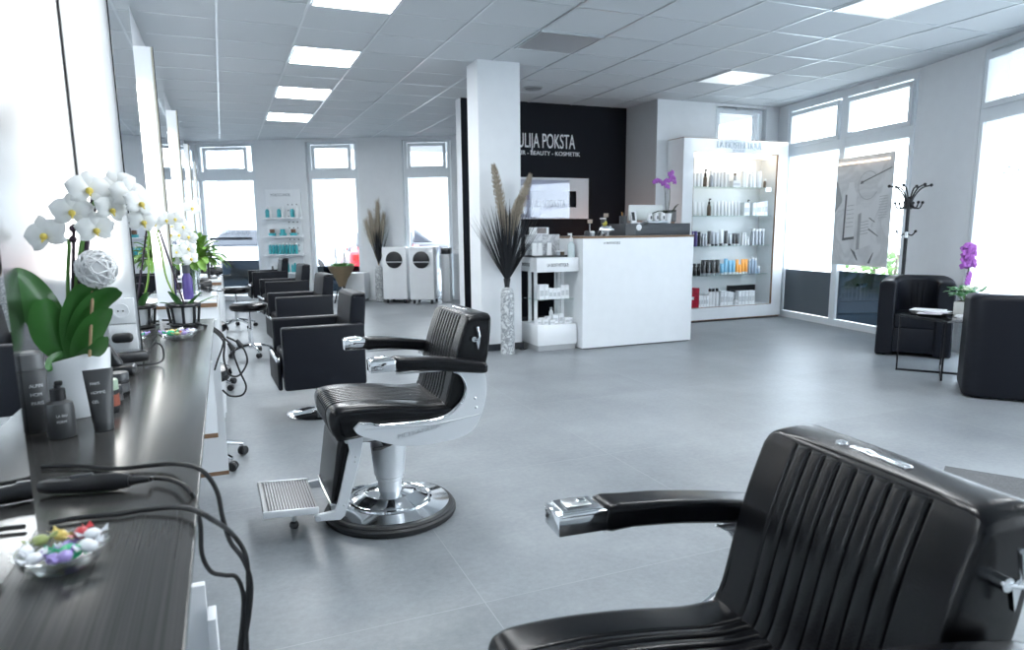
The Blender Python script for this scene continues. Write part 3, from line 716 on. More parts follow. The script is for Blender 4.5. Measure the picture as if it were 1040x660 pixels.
MB().rbox(0, .83, 0, .36, 0, .125, .003, 2).build('body', mat('dark grey laminate', (.045, .052, .062), .45, bump=.1), rb)
MB().box(0.002, .12, -.0015, 0, .002, .12).build('dark_side', black_plastic, rb, smooth=False)
st_ = MB(); st_.m = Matrix.Translation((.165, -.0005, .085)) @ Matrix.Rotation(R(90), 4, 'X')
st_.lathe([(0, 0), (.034, 0), (.034, .002), (0, .002)], 32); st_.build('round_sticker', mat('sticker white', (.8, .83, .86), .4), rb)
MB().tube([(4.255, 6.3, 1.0), (4.256, 6.3, 1.0)], .0001, 3)
ZB = 1.3047
def bottle_obj(name, label, cat, loc, h, r, cm, capm, cap_h=.02, neck=.5, group=None, n=14, pump=False, rz=0, parts=True):
    t = thing(name, label, cat, loc, rz, group)
    hb = h-cap_h
    MB().lathe([(0, 0.0005), (r*.94, .0005), (r, .004), (r, hb*.80), (r*neck, hb*.97), (r*neck, hb), (0, hb)], n).build('body', cm, t)
    c_ = MB()
    if pump:
        c_.lathe([(0, hb), (r*.55, hb), (r*.55, hb+cap_h*.45), (r*.2, hb+cap_h*.5), (r*.2, hb+cap_h*.8), (0, hb+cap_h*.8)], n)
        c_.rbox(-r*.25, r*.9, -r*.22, r*.22, hb+cap_h*.78, hb+cap_h, .002, 1); nm = 'pump'
    else:
        c_.lathe([(0, hb), (r*neck*1.25, hb), (r*neck*1.25, h-.002), (r*neck*1.1, h), (0, h)], n); nm = 'cap'
    c_.build(nm, capm, t)
    return t
def tube_obj(name, label, cat, loc, h, r, cm, capm, group=None, rz=0):
    """flat squeezed tube standing on its cap"""
    t = thing(name, label, cat, loc, rz, group)
    MB().lathe([(0, .0005), (r*.8, .0005), (r*.82, h*.14), (0, h*.14)], 14).build('cap', capm, t)
    vs = []; fs = []; n = 16; K = 6
    for k in range(K+1):
        f = k/K; z = h*.14+f*(h*.86); a_ = r*(.85+.35*f); b_ = r*.85*(1-f)**.8+.0015
        for i in range(n): an = 2*math.pi*i/n; vs.append((a_*math.cos(an), b_*math.sin(an), z))
    for k in range(K):
        for i in range(n): j = (i+1) % n; fs.append((k*n+i, k*n+j, (k+1)*n+j, (k+1)*n+i))
    fs.append(tuple(range(n))[::-1]); fs.append(tuple(K*n+i for i in range(n)))
    MB().add(vs, fs).build('tube_body', cm, t)
    return t
def carton(name, label, loc, w_, d_, h_, cm, group=None, rz=0, lid=True, cat='box'):
    t = thing(name, label, cat, loc, rz, group)
    MB().rbox(-w_/2, w_/2, -d_/2, d_/2, .0005, h_, .0015, 1).build('carton', cm, t)
    MB().box(-w_/2+.006, w_/2-.006, -d_/2-.0006, -d_/2, h_*.25, h_*.62).build('label_print', mat('pale grey print', (.55, .58, .61), .6), t, smooth=False)
    return t
mw = mat('milky white plastic', (.80, .82, .84), .35)
mgrey = mat('anthracite plastic', (.045, .05, .057), .35)
msil = mat('silver grey plastic', (.38, .41, .45), .3, .3)
mpur = mat('deep purple plastic', (.075, .05, .22), .35)
mblu = mat('sky blue plastic', (.20, .48, .68), .35)
mora = mat('orange plastic', (.85, .34, .03), .35)
mamb = mat('amber glass', (.10, .07, .045), .3)
mblk = mat('black lacquer', (.012, .013, .016), .25)
mred = marble('red patterned paper', (.50, .01, .04), (.04, .005, .01), 26, (.44, .56))
mcart = mat('white carton', (.78, .81, .84), .55)
mteal = mat('turquoise plastic', (.05, .42, .48), .35)

# things on the counter
scr = thing('computer_monitor', 'white back of a computer monitor on the raised counter box', 'monitor', (4.32, 6.62, ZB))
MB().rbox(-.19, .25, 0, .02, .035, .205, .006).build('panel', mat('off white plastic', (.72, .76, .75), .35), scr)
MB().rbox(-.05, .08, -.03, .09, 0.0005, .01, .003).rbox(0, .03, .02, .035, .008, .1, .003).build('stand', steel, scr)
ph = thing('card_terminal', 'black and white telephone handset upright on the dark raised box', 'telephone', (4.10, 6.46, ZB))
b = MB(); b.m = Matrix.Rotation(R(-15), 4, 'X'); b.rbox(-.035, .035, -.01, .02, 0.008, .135, .006); b.build('handset', mw, ph)
b = MB(); b.m = Matrix.Rotation(R(-15), 4, 'X'); b.rbox(-.026, .012, -.013, -.009, .03, .125, .002); b.build('screen', black_plastic, ph)
MB().rbox(-.06, .06, -.03, .06, 0.0005, .012, .003).build('cradle', mw, ph)
ps = thing('pen_pot', 'dark pot with pens at left end of the raised counter box', 'pot', (3.985, 6.50, ZB))
MB().lathe([(0, .0005), (.04, .0005), (.042, .085), (.036, .085), (.034, .01), (0, .01)], 24).build('pot', mgrey, ps)
for k in range(4): MB().tube([(.01*k-.015, 0, .02), (.018*k-.03, .01*(k % 2), .125)], .004, 6).build('pen', [black_plastic, mora, mgrey, black_plastic][k], ps)
for k in range(3):
    t = thing('skin_care_jar', 'small white jar with dark print in the trio on raised box', 'jar', (4.275+.082*k, 6.43, ZB+.03), 0, 'three white jars on the raised counter box')
    MB().lathe([(0, 0), (.028, 0), (.03, .04), (.022, .06), (0, .06)], 20).build('body', mw, t)
    MB().lathe([(.0, .06), (.024, .06), (.022, .082), (0, .083)], 20).build('lid', mw, t)
    MB().rbox(-.010, .010, -.0315, -.028, .015, .05, .001, 1).build('print', logo_dark, t)
pt = thing('sample_tray', 'low silver tray under three white jars on raised box', 'tray', (4.36, 6.43, ZB))
MB().rbox(-.14, .115, -.055, .055, .0005, .0295, .008).build('tray', msil, pt)
fr_ = thing('picture_frame', 'small dark square frame beside purple orchid pot on counter', 'frame', (4.70, 6.62, ZB))
MB().rbox(-.05, .05, -.01, .012, .02, .15, .003).build('frame', mgrey, fr_)
MB().box(-.038, .038, -.0115, -.0102, .032, .138).build('photo', mat('dim photo print', (.12, .12, .12), .5, var=.5, vscale=30), fr_, smooth=False)
MB().rbox(-.04, .03, -.02, .03, 0.0005, .02, .003).build('foot', wood_edge, fr_)

def petal(b, c, out, nrm, L, Wd):
    """one petal: small curved diamond leaf"""
    out = out.normalized(); side = nrm.cross(out).normalized()
    vs = []; fs = []; K = 5; M_ = 5
    for i in range(K+1):
        f = i/K; w_ = Wd*math.sin(math.pi*min(1, .12+f*.88))**.7
        for j in range(M_):
            g_ = (j/(M_-1)-.5)*2
            vs.append(c+out*L*f+side*w_*g_+nrm*(.12*L*math.sin(f*math.pi)-.18*Wd*g_*g_-.06*L*f))
    for i in range(K):
        for j in range(M_-1): fs.append((i*M_+j, i*M_+j+1, (i+1)*M_+j+1, (i+1)*M_+j))
    n = len(vs); vs += [p-nrm*.0008 for p in vs]; fs += [tuple(reversed([q+n for q in f])) for f in fs]
    b.add(vs, fs)
def flower(parent, c, nrm, size, pm, lm, rnd):
    nrm = Vector(nrm).normalized(); c = Vector(c); b = MB(); o = nrm.orthogonal().normalized(); o2 = nrm.cross(o); a0 = rnd.uniform(0, 6)
    # keep one petal pair sideways, as orchids do
    upv = Vector((0, 0, 1)); upv = (upv-nrm*upv.dot(nrm)); upv = upv.normalized() if upv.length > .1 else o
    sd_ = nrm.cross(upv); tl = rnd.uniform(-.4, .4)
    for ang, L, Wd, dz in ((90, 1, .36, 0), (215, 1, .36, 0), (325, 1, .36, 0), (12, 1.05, .56, .006), (168, 1.05, .56, .006)):
        a = R(ang)+tl; petal(b, c+nrm*dz*size*8, sd_*math.cos(a)+upv*math.sin(a), nrm, size*L, size*Wd)
    f = b.build('flower', pm, parent, sharp=80)
    l = MB(); l.sphere(c+nrm*size*.16-upv*size*.12, size*.17, n=8, m=6); l.tube([c+nrm*size*.1-upv*size*.1, c+nrm*size*.35-upv*size*.42], size*.07, 6, [size*.1, size*.03]); l.build('lip', lm, f)
    return f
def leaf(b, pts, w_, n=10, fold=.25):
    P = smooth_path(pts, n); N = len(P); vs = []; fs = []; M_ = 7
    for i, p in enumerate(P):
        t = (P[min(i+1, N-1)]-P[max(i-1, 0)]).normalized(); s = t.cross(Vector((0, 0, 1)))
        s = s.normalized() if s.length > .15 else (vs and prev or Vector((0, 1, 0)))
        prev = s; nn = s.cross(t); f = i/(N-1); ww = w_*(math.sin(math.pi*(f*.93+.06))**.55)
        for j in range(M_):
            g_ = (j/(M_-1)-.5)*2; vs.append(p+s*ww*g_+nn*(fold*ww*abs(g_)))
    for i in range(N-1):
        for j in range(M_-1): fs.append((i*M_+j, i*M_+j+1, (i+1)*M_+j+1, (i+1)*M_+j))
    k = len(vs); vs += [v_-Vector((0, 0, .0012)) for v_ in vs]; fs += [tuple(reversed([q+k for q in f])) for f in fs]
    b.add(vs, fs)
# purple orchid on the counter
po = thing('potted_orchid', 'purple orchid in white pot standing on the reception counter', 'orchid', (4.56, 6.53, ZB))
MB().lathe([(0, .0005), (.045, .0005), (.058, .11), (.052, .11), (.05, .095), (0, .095)], 28).build('pot', mw, po)
b = MB(); leaf(b, [(0, 0, .10), (-.07, 0, .135), (-.15, -.01, .12), (-.20, -.01, .10)], .022); leaf(b, [(0, 0, .10), (.07, 0, .12), (.13, 0, .19), (.17, 0, .215)], .018); leaf(b, [(0, 0, .1), (-.04, -.04, .14), (-.09, -.07, .12)], .02); leaf(b, [(0, 0, .1), (.06, -.02, .12), (.11, -.03, .12)], .016)
b.build('leaves', mat('dark orchid leaf', (.02, .045, .025), .4), po)
s1 = MB().tube(smooth_path([(0, 0, .10), (-.02, 0, .22), (-.03, 0, .36), (-.06, 0, .44), (-.13, 0, .45)], 6), .0035, 6).build('stem', mat('dark stem', (.05, .06, .03), .5), po)
s2 = MB().tube(smooth_path([(.01, 0, .10), (.035, 0, .24), (.035, 0, .40), (.02, 0, .50), (.06, 0, .52)], 6), .0035, 6).build('stem', MATS['dark stem'], po)
rnd = random.Random(4)
for x, z in ((-.02, .46), (-.06, .43), (-.10, .45), (-.14, .46), (-.17, .45)): flower(s1, (x, -.02, z), (rnd.uniform(-.4, .4), -1, .1), .036, petal_p, petal_p, rnd)
for x, z in ((.015, .53), (.04, .51), (.07, .49), (.085, .45), (.03, .47), (-.01, .40), (.05, .55)): flower(s2, (x, -.02, z), (rnd.uniform(-.4, .4), -1, .1), .036, petal_p, petal_p, rnd)
# silver pig
pg = thing('piggy_bank', 'shiny silver piggy bank on the reception counter edge', 'piggy bank', (3.70, 6.40, 1.1796), R(-20))
MB().sphere((0, 0, .062), .05, sx=1.25, n=20, m=12).sphere((.062, 0, .066), .026, n=14, m=8).tube([(.08, 0, .062), (.10, 0, .060)], .014, 12).build('body', chrome, pg)
for x in (-.035, .03):
    for y in (-.025, .025): MB().lathe([(0, .0), (.012, .0), (.015, .03), (0, .03)], 10, c=(x, y, .0005)).build('leg', chrome, pg)
for y in (-.02, .02): MB().prism([(.045, .085), (.065, .085), (.06, .108)], y-.004, y+.004, 'y').build('ear', chrome, pg)
MB().lathe([(0, .10), (.022, .115), (.03, .13), (.012, .135), (0, .13)], 10).sphere((.01, 0, .14), .014, n=8, m=6).build('bow', mat('yellow bow', (.55, .5, .08), .5), pg)
hd = thing('figurine', 'small dark figurine right behind the silver piggy bank', 'figurine', (3.735, 6.50, 1.1796))
MB().lathe([(0, .0005), (.035, .0005), (.03, .06), (.018, .10), (.022, .13), (.028, .15), (.02, .175), (0, .18)], 16).build('body', mgrey, hd)
MB().lathe([(0, .175), (.034, .175), (.036, .185), (0, .19)], 16).build('hat', mw, hd)
for k, (x, lab, mm) in enumerate(((3.50, 'low dark styling tin at left end of the counter top', mgrey), (3.56, 'silver lidded tin second on the counter top', msil), (3.615, 'black cup left of the silver piggy bank', mblk))):
    t = thing('tin', lab, 'tin', (x, 6.42, 1.1796))
    MB().lathe([(0, .0005), (.028, .0005), (.03, .035), (0, .035)], 20).build('body', mm, t)
    MB().lathe([(0, .035), (.031, .035), (.025, .05), (0, .055)], 20).build('lid', [mgrey, mw, mblk][k], t)
for k, (x, z, lab) in enumerate(((3.70, 1.335, 'small framed price card above the piggy bank'), (3.90, 1.40, 'small beige price card left of the pen pot'))):
    t = thing('price_card', lab, 'card', (x, 6.72, 1.1796))
    MB().rbox(-.03, .03, -.002, .002, z-1.1796-.02, z-1.1796+.02, .001, 1).build('card', mat('beige card', (.5, .42, .34), .6), t)
    MB().tube([(0, .004, 0.0), (0, .004, z-1.1796)], .003, 6).lathe([(0, 0), (.025, 0), (.02, .006), (0, .006)], 12).build('holder', steel, t)
# warm candle lamp behind the counter
cl_ = thing('table_lamp', 'small warm glowing lamp behind the counter against black wall', 'lamp', (4.62, 7.9, 0))
MB().rbox(-.5, .5, -.15, .25, 0, 1.0, .01).build('sideboard_base', mgrey, cl_)
MB().lathe([(0, 1.0), (.05, 1.0), (.045, 1.12), (0, 1.13)], 20, c=(.1, .2, 0)).build('lamp_glass', mat('warm lamp glass', (1, .6, .3), .4, emit=(1, .36, .10), es=14), cl_)
# sign lettering and acrylic plate on black wall
def Yz(px, py, Y): p = at_Y(px, py, Y); return p.x, p.z
sg = thing('wall_lettering', 'white salon name lettering on the black wall', 'sign', (2.9, 8.598, 2.3))
x0, z0 = Yz(583, 151, 8.6)
letm = mat('white lettering', (.78, .80, .82), .5, emit=(.9, .95, 1), es=.0)
def fit_text(txt, xl, xr, zb, h, m_, parent, y, name='lettering', origin=(0, 0, 0)):
    o = text_mesh(name, txt, h*1.40, m_, parent, (0, 0, 0), (R(90), 0, 0), ext=.004)
    xs = [v_.co.x for v_ in o.data.vertices]; k = (xr-xl)/(max(xs)-min(xs)); mn = min(xs)
    for v_ in o.data.vertices: v_.co.x = (v_.co.x-mn)*k
    o.location = (xl-origin[0], y-origin[1], zb-origin[2]); return o
O = (2.9, 8.598, 2.3)
xl_ = Yz(524, 150, 8.594)[0]; xr_ = Yz(585.4, 150, 8.594)[0]; xr2_ = Yz(590.5, 155, 8.594)[0]
fit_text('JULIJA POKSTA', xl_, xr_, z0, .19, letm, sg, 8.594, origin=O)
fit_text('HAIR - BEAUTY - KOSMETIK', xl_-.02, xr2_, z0-.095, .055, letm, sg, 8.594, origin=O)
pl_ = thing('acrylic_sign', 'white framed acrylic sign plate below the salon name', 'sign', (3.0, 8.55, 1.5))
xa, za = Yz(599, 222, 8.55); _, zb_ = Yz(599, 181, 8.55); xs_, zs1 = Yz(587, 194, 8.55); _, zs0 = Yz(587, 210.5, 8.55)
O2 = (3.0, 8.55, 1.5); X0s = 3.02
acr = mat('white acrylic', (.66, .68, .71), .3)
b = MB(); b.box(X0s-3, xa-3, 0, .012, za-1.5, zs0-1.5); b.box(X0s-3, xa-3, 0, .012, zs1-1.5, zb_-1.5); b.box(X0s-3, .12, 0, .012, zs0-1.5, zs1-1.5); b.box(xs_-3, xa-3, 0, .012, zs0-1.5, zs1-1.5)
b.build('plate', acr, pl_, smooth=False)
xm, _ = Yz(580, 200, 8.53)
MB().box(.10, xm-3, -.02, -.012, za-1.5+.01, zb_-1.5-.03).build('front_pane', glass('lilac acrylic', (.86, .87, .93), .25), pl_, smooth=False)
MB().box(.12, xm-3, .013, .016, zs0-1.5, zs1-1.5).build('backing', mat('lilac backing', (.40, .40, .47), .5), pl_, smooth=False)
fit_text('JULIJA POKSTA', *[Yz(541, 208, 8.54)[0], Yz(576, 208, 8.54)[0]], zs0+.005, .10, logo_dark, pl_, 8.545, origin=O2)
for xx in (.2, xa-3-.05):
    for zz in (za-1.5+.04, zb_-1.5-.04): MB().tube([(xx, -.003, zz), (xx, .05, zz)], .010, 12).build('stand_off', steel, pl_)

# ================================================================== PROMOTION STAND
DS = thing('display_stand', 'white promotion display stand left of the reception counter', 'display stand', (2.92, 6.40, 0))
SW, SD = .455, .42
MB().rbox(.01, SW-.01, .01, SD-.01, 0, .055, .002, 1).build('plinth', mat('light grey plinth', (.40, .42, .44), .5), DS)
MB().rbox(0, SW, 0, SD, .056, .27, .003, 2).build('base_box', white_lam, DS)
for x in (.05, SW-.09):
    for y in (.19, SD-.08): MB().box(x, x+.035, y, y+.02, .27, .82).build('post', white_lam, DS, smooth=False)
MB().rbox(.02, SW-.02, .02, SD-.02, .525, .533, .001, 1).build('glass_shelf', shelf_glass, DS)
MB().rbox(-.015, SW+.01, -.02, SD, .82, .965, .004, 2).build('header_tray', white_lam, DS)
MB().rbox(.02, SW-.02, .10, SD-.02, .9655, .985, .002, 1).build('tray_insert', mgrey, DS)
fit = text_mesh('logo', 'LA BIOSTHETIQUE', .048, logo_dark, DS, (.10, -.0215, .875), (R(90), 0, 0), sx=.62, ext=.0008)
text_mesh('logo', 'BIOSTHETIQUE', .048, logo_dark, DS, (-.0165, .36, .875), (R(90), 0, R(-90)), sx=.62, ext=.0008)
def onst(x, y, z): return (2.92+x, 6.40+y, z)
k = 0
for (x, h_, w_) in ((.075, .155, .055), (.13, .155, .045), (.178, .115, .042), (.225, .11, .045), (.272, .115, .045), (.32, .14, .045), (.368, .145, .045)):
    carton('product_carton', 'white product carton on the glass middle shelf of the promotion stand', onst(x, .09, .533), w_, .07, h_, mcart, 'cartons on the stand middle shelf')
for (x, h_, w_, y) in ((.045, .055, .05, .09), (.105, .06, .055, .05), (.18, .05, .06, .05), (.18, .075, .05, .13), (.25, .095, .06, .12), (.315, .10, .055, .12), (.36, .065, .06, .06), (.415, .06, .05, .10), (.12, .06, .06, .15)):
    carton('product_carton', 'low white carton lying on the base box of the promotion stand', onst(x, y, .2702), w_, .07, h_, mcart, 'cartons on the stand base box')
bottle_obj('flacon', 'small lilac-capped flacon atop the cartons on stand base', 'flacon', onst(.25, .20, .2702), .16, .022, mw, msil)
# top: acrylic card holders, pouches, sachets, bottles
for k, (x, lab) in enumerate(((.10, 'left white marbled brochure card on top of the stand'), (.30, 'right white marbled brochure card on top of the stand'))):
    t = thing('brochure_card', lab, 'brochure', onst(x, .30, .9855))
    MB().rbox(-.105, .098, -.003, .003, .0, .215, .001, 1).build('card', marble('pale marbled card '+str(k), (.70, .72, .75), (.35, .37, .40), 7, (.42, .56)), t)
    MB().rbox(-.105, .098, -.03, .03, .0, .003, .001, 1).build('foot', clear, t)
for k, x in enumerate((.045, .105, .215)):
    t = thing('sachet', 'white upright sachet in front of brochure cards on stand', 'sachet', onst(x, .17, .9855), 0, 'white sachets on the promotion stand')
    MB().prism([(-.03, 0), (.03, 0), (.022, .13), (-.022, .13)], -.006, .006, 'y').build('pouch', mw, t)
    MB().rbox(-.023, .023, -.004, .004, .13, .145, .001, 1).build('seal', msil, t)
for k, (x, mm) in enumerate(((.30, msil), (.35, mamb))):
    t = thing('jar', ['silver-blue jar on top of the promotion stand', 'brown jar on top of the promotion stand, next to silver-blue jar'][k], 'jar', onst(x, .13, .9855))
    MB().lathe([(0, .0005), (.022, .0005), (.022, .035), (0, .035)], 20).build('body', mm, t)
    MB().lathe([(0, .035), (.0235, .035), (.0235, .05), (0, .05)], 20).build('lid', mw, t)
tpic = thing('photo_print', 'small white print with dark figure above the brochure cards', 'photo', onst(.14, .36, .9855))
MB().rbox(-.07, .16, -.002, .002, 0, .29, .001, 1).build('sheet', mw, tpic)
MB().rbox(.02, .13, -.003, -.002, .225, .285, .001, 1).build('image', mat('dim figure print', (.25, .22, .22), .6, var=.7, vscale=25), tpic)
MB().box(-.07, .16, .002, .03, 0, .003).build('foot', clear, tpic, smooth=False)
bottle_obj('pump_bottle', 'clear pump bottle at right edge on top of the stand', 'bottle', onst(.41, .05, .9652), .245, .038, mat('pale aqua plastic', (.62, .72, .74), .25), mw, .085, pump=True, neck=.45, rz=R(160))

# ================================================================== PRODUCT SHELF UNIT
SX0, SX1, SY0, SY1 = 5.475, 7.19, 7.50, 7.845
su = thing('product_shelf_unit', 'tall white lit product shelf unit beside the corner windows', 'shelf unit', (SX0, SY0, 0))
w_ = SX1-SX0; d_ = SY1-SY0; i0, i1, iz0, iz1 = .165, 1.545, .195, 2.215
bodym = white_gloss
b = MB(); b.box(0, i0, 0, .03, .03, 2.385); b.box(i1, w_, 0, .03, .03, 2.385); b.box(i0, i1, 0, .03, iz1, 2.385); b.box(i0, i1, 0, .03, .03, iz0)
b.build('front_frame', bodym, su, smooth=False)
MB().box(0, .02, .03, d_, .03, 2.385).build('side_panel', white_lam, su, smooth=False)
MB().box(w_-.02, w_, .03, d_, .03, 2.385).build('side_panel', white_lam, su, smooth=False)
MB().box(i0-.012, i0, .0301, d_-.02, iz0, iz1).box(i1, i1+.012, .0301, d_-.02, iz0, iz1).box(i0, i1, .0301, d_-.02, iz1, iz1+.012).box(i0, i1, .0301, d_-.02, iz0-.012, iz0).build('niche_lining', white_lam, su, smooth=False)
MB().box(i0-.012, i1+.012, d_-.02, d_-.005, iz0-.012, iz1+.012).build('back_panel', white_lam, su, smooth=False)
MB().box(-.001, w_+.001, -.001, d_, 2.385, 2.392).build('top_edge', wood_edge, su, smooth=False)
MB().box(0, w_, .0, d_, .018, .03).build('bottom_edge', wood_edge, su, smooth=False)
MB().box(.01, w_-.01, .02, d_, 0, .018).build('plinth', dark_base, su, smooth=False)
b = MB(); bar_frame(b, i0-.004, i1+.004, iz0-.004, iz1+.004, .005, -.001, .0295); b.build('niche_edge', wood_edge, su, smooth=False)
MB().box(i0+.01, i1-.08, .05, .12, iz1-.05, iz1-.005).build('light_strip', led_warm, su, smooth=False)
ZS = [1.785, 1.41, 1.01, .62]
for z in ZS: MB().rbox(i0+.002, i1-.03, .05, d_-.025, z-.010, z, .001, 1).build('glass_shelf', shelf_glass, su)
lg = mat('raised chrome letters', (.55, .62, .68), .35, .4)
fit_text('LA BIOSTHETIQUE', 5.475+.52, 5.475+1.26, 2.275, .095, lg, su, 7.492, origin=(SX0, SY0, 0))
fit_text('PARIS', 5.475+.78, 5.475+.98, 2.232, .03, lg, su, 7.496, origin=(SX0, SY0, 0))
def SXp(u): return 5.63+(u/6.6-4)*.0165
YS = SY0+.12
def row(us, maker):
    for u in us: maker(SXp(u))
# shelf 1
Z = ZS[0]
wl1 = 'slim white bottle among the white ones on the top glass shelf'
for u, h_, r_ in ((45, .15, .022), (70, .17, .022), (92, .17, .024), (115, .18, .02), (200, .19, .024), (222, .19, .022), (245, .19, .024), (268, .20, .024), (292, .17, .018), (390, .215, .026), (440, .18, .024)):
    bottle_obj('white_bottle', wl1, 'bottle', (SXp(u), YS, Z), h_, r_, mw, mw, .03, .7, 'white bottles on the top shelf', 12)
bottle_obj('pump_bottle', 'amber bottle with dark pump at left of the top glass shelf', 'bottle', (SXp(140), YS, Z), .225, .026, mamb, mblk, .09, .6, pump=True)
bottle_obj('grey_bottle', 'greyish clear bottle right of the amber one, top shelf', 'bottle', (SXp(178), YS, Z), .215, .028, msil, mw, .06, .6)
bottle_obj('grey_bottle', 'slim grey bottle with brown top behind low white box', 'bottle', (SXp(355), YS+.06, Z), .19, .02, msil, mamb, .03, .6)
carton('product_carton', 'low white box in the middle of the top glass shelf', (SXp(330), YS-.02, Z), .12, .08, .085, mcart)
for u, r_ in ((413, .036), (470, .034), (508, .040)):
    t = thing('large_bottle', 'wide tall white cylinder bottle at right on the top shelf', 'bottle', (SXp(u), YS+.03, Z), 0, 'wide white bottles on the top shelf')
    MB().lathe([(0, .0005), (r_, .0005), (r_, .185), (0, .185)], 16).build('body', mw, t); MB().lathe([(0, .186), (r_*.96, .186), (r_*.96, .215), (0, .215)], 16).build('cap', mw, t)
bottle_obj('small_bottle', 'small brown-tinted bottle at right end of the top shelf', 'bottle', (SXp(527), YS-.04, Z), .12, .02, mamb, mw, .03, .6)
pc = thing('price_card', 'white price card hanging on the front edge of top shelf', 'card', (SXp(541), SY0+.045, Z)); MB().rbox(-.05, .05, -.003, 0, -.055, .0, .001, 1).build('card', mw, pc); MB().box(-.05, .05, 0, .02, .001, .003).build('clip', clear, pc, smooth=False)
# shelf 2
Z = ZS[1]
for u, h_ in ((50, .18), (78, .185), (105, .18), (130, .18), (207, .185), (232, .19), (255, .20), (278, .19), (300, .19), (322, .20), (345, .2), (366, .2)):
    tube_obj('white_tube', 'slim white tube among those on the second shelf from top', 'tube', (SXp(u), YS, Z), h_, .022, mw, mw, 'white tubes on the second shelf')
bottle_obj('pump_bottle', 'brown bottle with dark pump on the second shelf from top', 'bottle', (SXp(172), YS, Z), .225, .028, mamb, mblk, .08, .6, pump=True)
bottle_obj('pump_bottle', 'grey bottle with dark pump right of a square white box', 'bottle', (SXp(432), YS, Z), .215, .026, msil, mblk, .07, .6, pump=True)
carton('product_carton', 'square white box in the middle of the second shelf', (SXp(405), YS-.02, Z), .09, .08, .175, mcart)
for u in (468, 492, 508, 528, 550): carton('product_carton', 'upright white carton at the right of the second shelf', (SXp(u), YS, Z), .05, .06, .17+.03*((u-468)/82), mcart, 'upright cartons on the second shelf')
# shelf 3
Z = ZS[2]
for u, h_ in ((50, .22), (68, .20), (91, .20)): bottle_obj('purple_bottle', 'tall deep purple bottle at the left of the middle shelf', 'bottle', (SXp(u), YS, Z), h_, .026, mpur, mpur, .03, .7, 'purple bottles on the middle shelf', 12)
bottle_obj('grey_bottle', 'tall slate grey bottle right beside the purple bottles', 'bottle', (SXp(114), YS, Z), .19, .024, mgrey, mgrey, .03, .7)
for u in (138, 156): bottle_obj('grey_bottle', 'shorter grey bottle in the pair right of slate bottle', 'bottle', (SXp(u), YS, Z), .165, .02, msil, msil, .03, .6, 'pair of short grey bottles on the middle shelf')
for u, h_, m_ in ((180, .2, mgrey), (205, .19, msil), (228, .18, msil), (258, .22, mw), (290, .2, mgrey), (318, .165, msil), (345, .165, mgrey), (370, .16, mgrey)):
    tube_obj('styling_tube', 'grey or black styling tube in the centre of middle shelf', 'tube', (SXp(u), YS, Z), h_, .027, m_, mw if m_ is mgrey else mgrey, 'styling tubes on the middle shelf')
for u, h_ in ((402, .17), (422, .17), (442, .11)): bottle_obj('white_bottle', 'little white bottle on the middle shelf right of the tubes', 'bottle', (SXp(u), YS, Z), h_, .019, mw, mw, .03, .6, 'little white bottles on the middle shelf')
for u in (473, 497, 520, 543): bottle_obj('spray_can', 'tall grey spray can with white cap at right, middle shelf', 'spray can', (SXp(u), YS, Z), .22, .026, msil, mw, .03, .85, 'spray cans on the middle shelf')
# shelf 4
Z = ZS[3]
for u, h_ in ((50, .19), (68, .16), (90, .16), (118, .16)): bottle_obj('black_bottle', 'black bottle at the left of the fourth shelf', 'bottle', (SXp(u), YS, Z), h_, .026, mblk, mgrey, .03, .7, 'black bottles on the fourth shelf', 12)
for u in (148, 178, 210, 242): tube_obj('black_tube', 'tall black tube on the fourth shelf left of blue ones', 'tube', (SXp(u), YS, Z), .205, .034, mblk, msil, 'black tubes on the fourth shelf')
for u, h_ in ((272, .15), (297, .215), (325, .19), (350, .19)): tube_obj('blue_tube', 'sky blue tube in the centre of the fourth shelf', 'tube', (SXp(u), YS, Z), h_, .029, mblu, mw, 'sky blue tubes on the fourth shelf')
for u, h_ in ((373, .2), (393, .13), (414, .2), (437, .2)): tube_obj('orange_tube', 'orange tube between blue and silver ones, fourth shelf', 'tube', (SXp(u), YS, Z), h_, .027, mora, mw, 'orange tubes on the fourth shelf')
for u, h_ in ((457, .2), (478, .23), (500, .21), (524, .10)): bottle_obj('silver_bottle', 'silver blue bottle at right end of the fourth shelf', 'bottle', (SXp(u), YS, Z), h_, .025, mat('silver blue', (.34, .42, .52), .3, .2), mw, .03, .7, 'silver blue bottles on the fourth shelf')
# bottom
Z = iz0
gb_ = thing('gift_box', 'red patterned gift box at bottom left of the shelf unit', 'box', (SXp(70), YS-.02, Z))
MB().rbox(-.085, .085, -.06, .06, .0005, .265, .002, 1).build('carton', mred, gb_)
MB().rbox(-.04, .0, -.0615, -.060, .11, .15, .001, 1).build('price_label', mw, gb_)
for u in (122, 140, 158, 176): carton('product_carton', 'low white carton beside the red box, bottom of unit', (SXp(u), YS, Z), .042, .06, .15, mcart, 'low cartons beside the red box')
for u in (198, 220, 245): bottle_obj('white_bottle', 'white bottle with dark cap on the unit bottom board', 'bottle', (SXp(u), YS, Z), .24, .027, mw, mblk, .04, .6, 'dark-capped white bottles at the bottom')
for u, h_ in ((272, .2), (295, .2), (318, .19), (338, .18)): carton('product_carton', 'upright white carton in the middle of the unit bottom', (SXp(u), YS, Z), .052, .07, h_, mcart, 'middle cartons at the unit bottom')
for u in (384, 408, 432, 456, 478): carton('product_carton', 'white carton in front of the black box, unit bottom', (SXp(u), YS-.03, Z), .052, .07, .19, mcart, 'cartons in front of the black box')
carton('storage_box', 'long black storage box at bottom right of shelf unit', (SXp(440), YS+.09, Z), .45, .07, .26, mblk)
carton('product_carton', 'tiny white carton left of the black storage box', (SXp(360), YS-.05, Z), .04, .04, .07, mcart)

